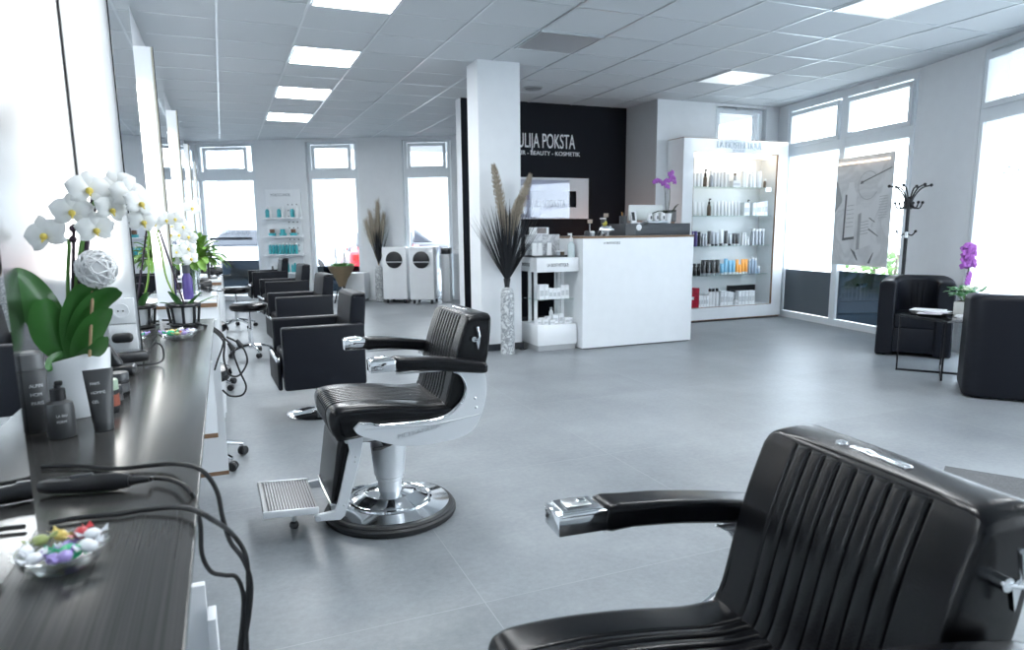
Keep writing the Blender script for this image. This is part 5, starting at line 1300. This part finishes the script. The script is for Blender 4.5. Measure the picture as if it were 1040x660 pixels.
MB().tube(smooth_path([T2(168, 334), T2(195, 336), hang(214, 335, YB-.04), hang(226, 345, YB-.04), hang(226, 352, YB-.04), hang(221, 366, YB-.04), hang(218, 376, YB-.04)], 6), .004, 8).build('cord', rubber, ml[2])
# second orchid in black basket
p2 = at_z(182, 329, ZK); p2 = Vector((-.160+XL, 3.28, ZK))
def O2(px, py): return at_Y(px, py, p2.y)-p2
bk = thing('potted_orchid', 'small white orchid in a white pot at worktop far end', 'orchid', p2)
MB().lathe([(0, .0005), (.035, .0005), (.05, .06), (.052, .085), (.046, .085), (.044, .07), (0, .07)], 28).build('pot', white_gloss, bk)
b = MB()
for pts in (((0, 0, .07), (-.05, -.02, .10), (-.09, -.03, .11)), ((0, 0, .07), (.04, -.03, .11), (.08, -.05, .15)), ((0, 0, .07), (.07, .0, .10), (.13, .01, .125)), ((0, 0, .07), (-.03, -.05, .13), (-.05, -.07, .16))): leaf(b, pts, .018)
b.build('leaves', green_leaf, bk)
so_ = MB().tube(smooth_path([Vector((0, 0, .07)), O2(170, 285), O2(163, 250), O2(160, 236), O2(168, 226), O2(182, 228), O2(192, 242)], 5), .004, 8).build('stem', mat('bright stem', (.25, .42, .08), .5), bk)
MB().tube([Vector((.01, 0, .07)), O2(161, 232)], .0035, 6).build('support_stick', darkst, bk)
rnd = random.Random(17)
for x, y in ((157, 227), (168, 223), (177, 222), (184, 230), (190, 240), (193, 252), (196, 262)): flower(so_, O2(x, y)+Vector((rnd.uniform(-.01, .01), -.02, 0)), (rnd.uniform(-.2, .6), -1, rnd.uniform(-.2, .2)), .036, petal_w, petal_y, rnd)
bs = thing('black_basket', 'round black open basket around the small orchid pot', 'basket', p2)
b = MB()
for z, r_ in ((.009, .054), (.095, .064)): b.tube([(r_*math.cos(a*.2618), r_*math.sin(a*.2618), z) for a in range(25)], .0085, 8)
b.build('ring', black_plastic, bs)
for k in range(8):
    a = k*math.pi/4; MB().tube([(.054*math.cos(a), .054*math.sin(a), .009), (.064*math.cos(a), .064*math.sin(a), .095)], .006, 6).build('strut', black_plastic, bs)
# leafy plant on the next counter
p3 = Vector((-.175+XL, 4.85, ZK))
lf_ = thing('leafy_bouquet', 'green leafy bouquet with white blooms in glass vase on counter', 'bouquet', p3)
MB().lathe([(0, .0005), (.045, .0005), (.04, .10), (.055, .20), (.05, .20), (.036, .10), (0, .01)], 24).build('vase', cut, lf_)
b = MB(); rnd = random.Random(31)
for k in range(110):
    a = rnd.uniform(-2.0, 1.9); el = rnd.uniform(.1, 1.35); L_ = rnd.uniform(.12, .27); d = Vector((math.cos(a)*math.sin(el), math.sin(a)*math.sin(el), math.cos(el)))
    c0 = Vector((0, 0, .20)); c1_ = c0+d*L_*.55; leaf(b, [c0, c1_, c0+d*L_*.85-Vector((0, 0, .03*el)), c0+d*L_-Vector((0, 0, .07*el))], .026, n=4)
b.build('leaves', light_leaf, lf_, sharp=80)
b = MB()
for k in range(9): a = k*.7; b.tube([(0, 0, .02), (.02*math.cos(a), .02*math.sin(a), .22)], .004, 6)
sb_ = b.build('stems', stem_green, lf_)
for k in range(8): flower(sb_, (rnd.uniform(-.10, .05), -.12+rnd.uniform(-.05, .03), .22+.05*k+rnd.uniform(-.03, .03)), (rnd.uniform(-.4, .4), -1, .1), .05, petal_w, petal_y, rnd)
bottle_obj('purple_bottle', 'dark purple bottle beside glass vase on the second counter', 'bottle', (-.200+XL, 4.66, ZK), .21, .03, mpur, mgrey, .05, .6)
# dryers and small black tools on the white counters
def dryer(loc, rz, label, s=1):
    t = thing('hair_dryer', label, 'hair dryer', loc, rz)
    b = MB(); b.m = Matrix.Translation((0, 0, .045)) @ Matrix.Rotation(R(90), 4, 'Y')
    b.lathe([(0, -.09), (.022, -.09), (.026, -.03), (.040, .0), (.040, .08), (.03, .10), (0, .10)], 20); b.build('barrel', black_plastic, t)
    b = MB(); b.tube([(.03, 0, .03), (.04, -.06, .022), (.045, -.15, .018)], .018, 12); b.build('handle', black_plastic, t)
    MB().tube(smooth_path([(.045, -.15, .018), (.10, -.18, .008), (.16, -.10, .006), (.165, -.02, .006)], 6), .004, 6).build('cable', rubber, t)
dryer((-.22, 5.25, ZK), .3, 'black hair dryer lying on second white counter by the vase')
dryer((-.15, 7.15, ZK), .1, 'black hair dryer on the third white counter')
for k, (x, y, lab) in enumerate(((-.16, 6.72, 'thin black round-topped tool stand on the third counter'), (-.16, 8.5, 'thin black round-topped tool stand on the fourth counter'))):
    t = thing('tool_stand', lab, 'tool stand', (x, y, ZK))
    MB().lathe([(0, 0), (.07, 0), (.07, .008), (0, .012)], 20).build('base', black_plastic, t)
    MB().tube([(0, 0, .01), (0, 0, .16)], .012, 10).build('post', black_plastic, t)
    MB().lathe([(0, .16), (.02, .16), (.085, .172), (.08, .18), (0, .185)], 20).build('top_disc', black_plastic, t)

# ================================================================== FAR END OF THE ROOM
dF = (FW1-FW0).normalized(); nF = Vector((dF.y, -dF.x, 0)); aF = math.atan2(dF.y, dF.x)
def onF(s, z, off): p_ = FW0+dF*s+nF*off; return Vector((p_.x, p_.y, z))
pdp = thing('product_display', 'white wall display with turquoise products between two far windows', 'display', onF(1.60, 0, .0), aF)
MB().rbox(0, .66, -.045, -.005, .25, 2.02, .004, 1).build('back_board', white_lam, pdp)
text_mesh('logo', 'MOROCCANOIL', .07, MATS['grey lettering'], pdp, (.10, -.047, 1.90), (R(90), 0, 0), sx=.72, ext=.001)
zz = [1.52, 1.19, .86, .53]
for z in zz: MB().rbox(-.03, .69, -.19, -.046, z-.03, z, .004, 1).build('shelf', white_gloss, pdp)
b = MB()
for i in range(3):
    for j in range(9): b.sphere((.42+.08*i, -.047, 1.75-.105*j), .012, sy=.2, n=8, m=4)
b.build('dot_pattern', logo_dark, pdp)
tl = mat('clear teal bottle', (.10, .50, .56), .3); am2 = mat('brown amber', (.16, .08, .05), .35)
def onD(x, z): return onF(1.60+x, z, .118)
for x in (.05, .27, .52): bottle_obj('teal_bottle', 'turquoise bottle on the top shelf of the far wall display', 'bottle', onD(x, zz[0]+.0005), .19, .036, mteal, mw, .04, .6, 'turquoise bottles on the top display shelf', 10)
for x in (.12, .34, .60): bottle_obj('white_bottle', 'white bottle on the top shelf of the far wall display', 'bottle', onD(x, zz[0]+.0005), .20, .028, mw, mw, .04, .6, 'white bottles on the top display shelf', 10)
for x, m_ in ((.12, am2), (.32, mteal), (.52, am2)):
    t = thing('stacked_jars', 'low %s jar on the second shelf of far wall display' % ('brown and teal' if m_ is am2 else 'turquoise'), 'jar', onD(x, zz[1]+.0005), 0, 'brown and teal jars on the second display shelf' if m_ is am2 else None)
    MB().lathe([(0, 0), (.066, 0), (.066, .05), (0, .05)], 14).build('jar', mteal if m_ is am2 else tl, t); MB().lathe([(0, .05), (.045, .05), (.045, .12), (0, .12)], 14).build('lid', m_, t)
for k in range(9): bottle_obj('teal_bottle', 'turquoise bottle in the close row on the third display shelf', 'bottle', onD(.06+.062*k, zz[2]+.0005), .20, .026, mteal if k % 3 else tl, mw, .03, .7, 'turquoise bottles on the third display shelf', 10)
for k, (x, m_, h_) in enumerate(((.08, mblk, .11), (.20, mblk, .11), (.29, tl, .17), (.34, mpur, .18), (.38, mteal, .19), (.46, tl, .17), (.51, mteal, .2), (.58, mw, .12))):
    bottle_obj('small_bottle', ['small black bottle at left end of the lowest display shelf', 'second small black bottle on the lowest display shelf', 'pale teal bottle left of the blue one, lowest display shelf', 'deep blue bottle on the lowest shelf of the wall display', 'teal bottle right beside the deep blue one', 'pale teal bottle mid right on the lowest display shelf', 'tall turquoise bottle right on the lowest display shelf', 'white small bottle at right end of lowest display shelf'][k], 'bottle', onD(x, zz[3]+.0005), h_, .022, m_, mw if k > 1 else mblk, .03, .6, None, 10)
def dryer_cab(s, lab, off=.62, wd=.43):
    t = thing('towel_cabinet', lab, 'cabinet', onF(s, 0, off), aF)
    MB().rbox(0, wd, 0, .55, .07, .98, .012, 2).build('body', white_gloss, t)
    dr = MB(); dr.m = Matrix.Translation((wd/2, -.002, .76)) @ Matrix.Rotation(R(90), 4, 'X'); dr.lathe([(.0, .0), (.145, 0), (.145, .012), (.13, .02), (0, .02)], 36)
    d_ = dr.build('round_door', black_plastic, t)
    MB().rbox(wd/2-.15, wd/2+.15, -.03, -.022, .715, .732, .002, 1).build('door_bar', steel, d_)
    MB().box(.012, wd-.012, -.0015, 0, .09, .56).build('front_panel', white_gloss, t, smooth=False)
    for x in (.06, wd-.06):
        for y in (.07, .48): MB().lathe([(0, 0), (.025, 0), (.025, .07), (0, .07)], 10, c=(x, y, 0)).build('foot', black_plastic, t)
dryer_cab(3.88, 'white cabinet with round black door, left one of the pair')
dryer_cab(4.38, 'white cabinet with round black door, right one of the pair', off=.72)
t = thing('storage_cabinet', 'low plain white cabinet against far wall beneath dried grasses', 'cabinet', onF(3.40-.35, 0, .36), aF)
MB().rbox(0, .42, 0, .33, .05, .52, .006, 2).build('body', white_lam, t); MB().box(.01, .41, -.012, -.001, .07, .50).build('door', white_lam, t, smooth=False)
for x in (.04, .38): MB().box(x-.02, x+.02, .02, .3, 0, .05).build('foot', black_plastic, t, smooth=False)
t = thing('wash_counter', 'white stepped counter with monitor at far right behind column', 'desk', (3.52, 11.15, 0), aF)
MB().rbox(.0, .9, .02, .6, .87, .93, .004, 1).build('top', white_gloss, t)
MB().rbox(.25, .9, .05, .6, .04, .87, .004, 1).build('front', white_lam, t); MB().rbox(.20, .95, .02, .62, .0, .04, .004, 1).build('plinth', white_gloss, t)
MB().rbox(.05, .85, .12, .5, .931, 1.04, .006, 1).build('upper_tray', white_gloss, t); MB().rbox(.12, .8, .2, .5, 1.041, 1.12, .006, 1).build('upper_box', msil, t)
t = thing('screen', 'grey screen standing on the far white counter beside window', 'monitor', Vector((3.52, 11.15, 1.121))+dF*.35-nF*.3, aF)
MB().rbox(-.13, .13, -.01, .02, .02, .27, .006).build('panel', msil, t); MB().rbox(-.09, .09, -.06, .06, 0.0005, .02, .004).build('foot', black_plastic, t)
t = thing('white_plinth_box', 'narrow pale tall bin between round-door cabinets and far counter', 'bin', onF(4.86, 0, .33), aF)
MB().rbox(0, .16, 0, .3, .0, .84, .01, 2).build('body', white_lam, t); MB().rbox(.0, .16,   .03, .27, .841, .95, .01, 2).build('black_lid', black_plastic, t)
# planter with succulents before window 2
t = thing('hanging_planter', 'burlap cone planter with succulents on black stand before far window', 'planter', (1.86, 12.35, 0))
b = MB(); b.lathe([(0, .30), (.06, .30), (.10, .42), (.20, .58), (.235, .66), (.21, .66), (0, .62)], 20); b.build('burlap_cone', mat('burlap', (.25, .19, .12), .95, bump=.8, bscale=90, var=.3, vscale=60), t)
for k in range(3):
    a = k*2.09+.4; MB().tube([(.16*math.cos(a), .16*math.sin(a), 0), (.05*math.cos(a+.5), .05*math.sin(a+.5), .34)], .012, 8).build('leg', black_metal, t)
b = MB(); rnd = random.Random(40)
for k in range(90):
    a = rnd.uniform(0, 6.28); r_ = rnd.uniform(.0, .22); c = Vector((r_*math.cos(a), r_*math.sin(a), .66)); petal(b, c, Vector((math.cos(a)*.7, math.sin(a)*.7, rnd.uniform(.3, 1.2))), Vector((0, 0, 1)), .07, .025)
b.build('succulents', mat('succulent green', (.12, .36, .10), .5, var=.5, vscale=20), t, sharp=80)
b = MB()
for x in (-.09, .06): b.tube(smooth_path([(x, 0, .62), (x+.01, 0, .80), (x-.01, 0, .98)], 5), .008, 6); [b.sphere((x+.01*math.sin(q_), .01, .72+.03*q_), .013, n=6, m=4) for q_ in range(9)]
b.build('flower_spikes', mat('pale spike', (.55, .58, .62), .6), t)

# ================================================================== OUTSIDE
gr = MB().add([(-40, -30, -.12), (70, -30, -.12), (70, 80, -.12), (-40, 80, -.12)], [(0, 1, 2, 3)]).build('ground_outside', mat('pale paving', (.42, .43, .43), .8, var=.2, vscale=1.5), smooth=False); struct(gr)
def facade(name, label, loc, rz, w_, h_, m_, rows, cols_, ww=1.1, wh=1.4, d_=5):
    t = thing(name, label, 'building', loc, rz)
    MB().box(0, w_, 0, d_, -.1, h_).build('wall', m_, t, smooth=False)
    wm = mat('far window glass', (.22, .26, .30), .3)
    for i in range(cols_):
        for j in range(rows):
            x = w_/cols_*(i+.5); z = 1.2+j*(h_-1.0)/rows
            f = MB().box(x-ww/2-.08, x+ww/2+.08, -.06, 0.02, z-.08, z+wh+.08).build('window', white_frame, t, smooth=False)
            MB().box(x-ww/2, x+ww/2, -.07, -.055, z, z+wh).build('pane', wm, f, smooth=False)
    rf = MB().prism([(-.3, h_), (d_+.3, h_), (d_/2, h_+1.6)], -.2, w_+.2, 'x').build('roof', mat('grey roof', (.30, .32, .34), .7), t, smooth=False)
facade('apartment_building', 'pale apartment building far outside the leftmost far window', (-13, 42, 0), R(-25), 16, 6, mat('pale render', (.72, .72, .70), .8), 3, 7)
facade('brick_building', 'balconied building outside the far window beside the column', (11, 34, 0), R(-25), 13, 10, mat('buff brick', (.46, .42, .38), .8, var=.2, vscale=3), 3, 5)
facade('low_building', 'low grey building seen in the second far window', (3.5, 34, 0), R(-25), 6.5, 4, mat('grey render', (.55, .57, .58), .8), 2, 3)
def car(label, loc, rz, m_, group=None):
    t = thing('parked_car', label, 'car', loc, rz)
    body = [(-2.1, .25), (2.1, .25), (2.15, .55), (2.05, .75), (1.2, .92), (.75, .98), (-1.7, .98), (-2.1, .85), (-2.15, .5)]
    cabin = [(-1.75, .97), (.85, .97), (.25, 1.40), (-.1, 1.46), (-1.1, 1.46), (-1.45, 1.35)]
    o = MB().prism(body, -.85, .85, 'y').build('body', m_, t, sharp=30); md = o.modifiers.new('bevel', 'BEVEL'); md.width = .08; md.segments = 3
    o = MB().prism(cabin, -.72, .72, 'y').build('cabin', mat('car glass', (.05, .06, .08), .1), t, sharp=30); md = o.modifiers.new('bevel', 'BEVEL'); md.width = .07; md.segments = 3
    MB().prism([(-1.2, 1.44), (-.1, 1.44), (-.15, 1.49), (-1.1, 1.49)], -.66, .66, 'y').build('roof', m_, t)
    for x in (-1.3, 1.3):
        for y in (-.8, .8):
            b = MB(); b.m = Matrix.Translation((x, y, .31)) @ Matrix.Rotation(R(90), 4, 'X'); b.lathe([(0, -.1), (.30, -.1), (.31, -.08), (.31, .08), (.30, .1), (0, .1)], 24); w_o = b.build('wheel', rubber, t)
            b = MB(); b.m = Matrix.Translation((x, y+math.copysign(.1, y), .31)) @ Matrix.Rotation(R(90), 4, 'X'); b.lathe([(0, -.012), (.18, -.012), (.19, .012), (0, .012)], 16); b.build('hub_cap', steel, w_o)
    for y in (-.6, .6): MB().rbox(2.08, 2.17, y-.16, y+.16, .6, .72, .02, 2).build('headlight', mw, t); MB().rbox(-2.17, -2.09, y-.14, y+.14, .65, .82, .02, 2).build('tail_light', mat('tail light red', (.6, .02, .02), .3), t)
GZ = -.12
car('silver car parked outside the leftmost far window', (1.5, 22.5, GZ), R(-20), mat('silver car paint', (.45, .48, .52), .3, .3))
car('dark grey car parked beyond the silver car', (6.2, 24.5, GZ), R(-20), mat('dark car paint', (.12, .13, .15), .3, .3))
car('red car seen at right of the second far window', (4.25, 19.3, GZ), R(74), mat('red car paint', (.6, .03, .05), .3))
car('pale blue car outside the far window beside the column', (8.6, 20.6, GZ), R(-15), mat('pale blue car paint', (.38, .46, .56), .3, .3))
def tree(label, x, y, h_, seed, m_, r_=1.6, bare=False):
    t = thing('street_tree', label, 'tree', (x, y, GZ)); rnd = random.Random(seed)
    MB().tube([(0, 0, 0), (.05, 0, h_*.35), (0, .05, h_*.6), (.1, 0, h_*.9)], .1, 10, [.16, .12, .09, .03]).build('trunk', mat('bark', (.18, .15, .12), .9), t)
    b = MB()
    for k in range(26):
        a = rnd.uniform(0, 6.28); z0 = h_*rnd.uniform(.35, .85); L_ = rnd.uniform(.6, 1)*r_; b.tube([(0, 0, z0), (L_*.5*math.cos(a), L_*.5*math.sin(a), z0+L_*.5), (L_*math.cos(a+.2), L_*math.sin(a+.2), z0+L_*.9)], .02, 5, [.035, .02, .006])
    b.build('branches', mat('bark', (.18, .15, .12), .9), t)
    if not bare:
        b = MB()
        for k in range(420):
            a = rnd.uniform(0, 6.28); q_ = r_*rnd.random()**.4; el = rnd.uniform(-1, 1); c = Vector((q_*math.cos(a)*math.sqrt(1-el*el), q_*math.sin(a)*math.sqrt(1-el*el), h_*.72+q_*el)); petal(b, c, Vector((rnd.uniform(-1, 1), rnd.uniform(-1, 1), rnd.uniform(-1, 1))), Vector((0, .3, 1)).normalized(), .3, .14)
        b.build('foliage', m_, t, sharp=80)
tree('bare street tree outside the leftmost far window', -1.5, 26, 6.5, 1, None, 2.2, True)
hg = thing('garden_hedge', 'green hedge outside the window behind the coat rack', 'hedge', (12.5, 6.0, GZ))
b = MB(); rnd = random.Random(50)
for k in range(900):
    c = Vector((rnd.uniform(-.5, .5), rnd.uniform(-4, 5), rnd.uniform(.0, .75))); petal(b, c, Vector((rnd.uniform(-1, 1), rnd.uniform(-1, 1), rnd.uniform(-.3, 1))), Vector((-.6, 0, .8)), .15, .06)
b.build('foliage', mat('hedge green', (.10, .22, .05), .7, var=.5, vscale=4), hg, sharp=80)
b = MB()
for k in range(18): b.tube([(0, -4+.5*k, 0), (.1, -4+.5*k, .8)], .03, 6)
b.build('stems', MATS['bark'], hg)
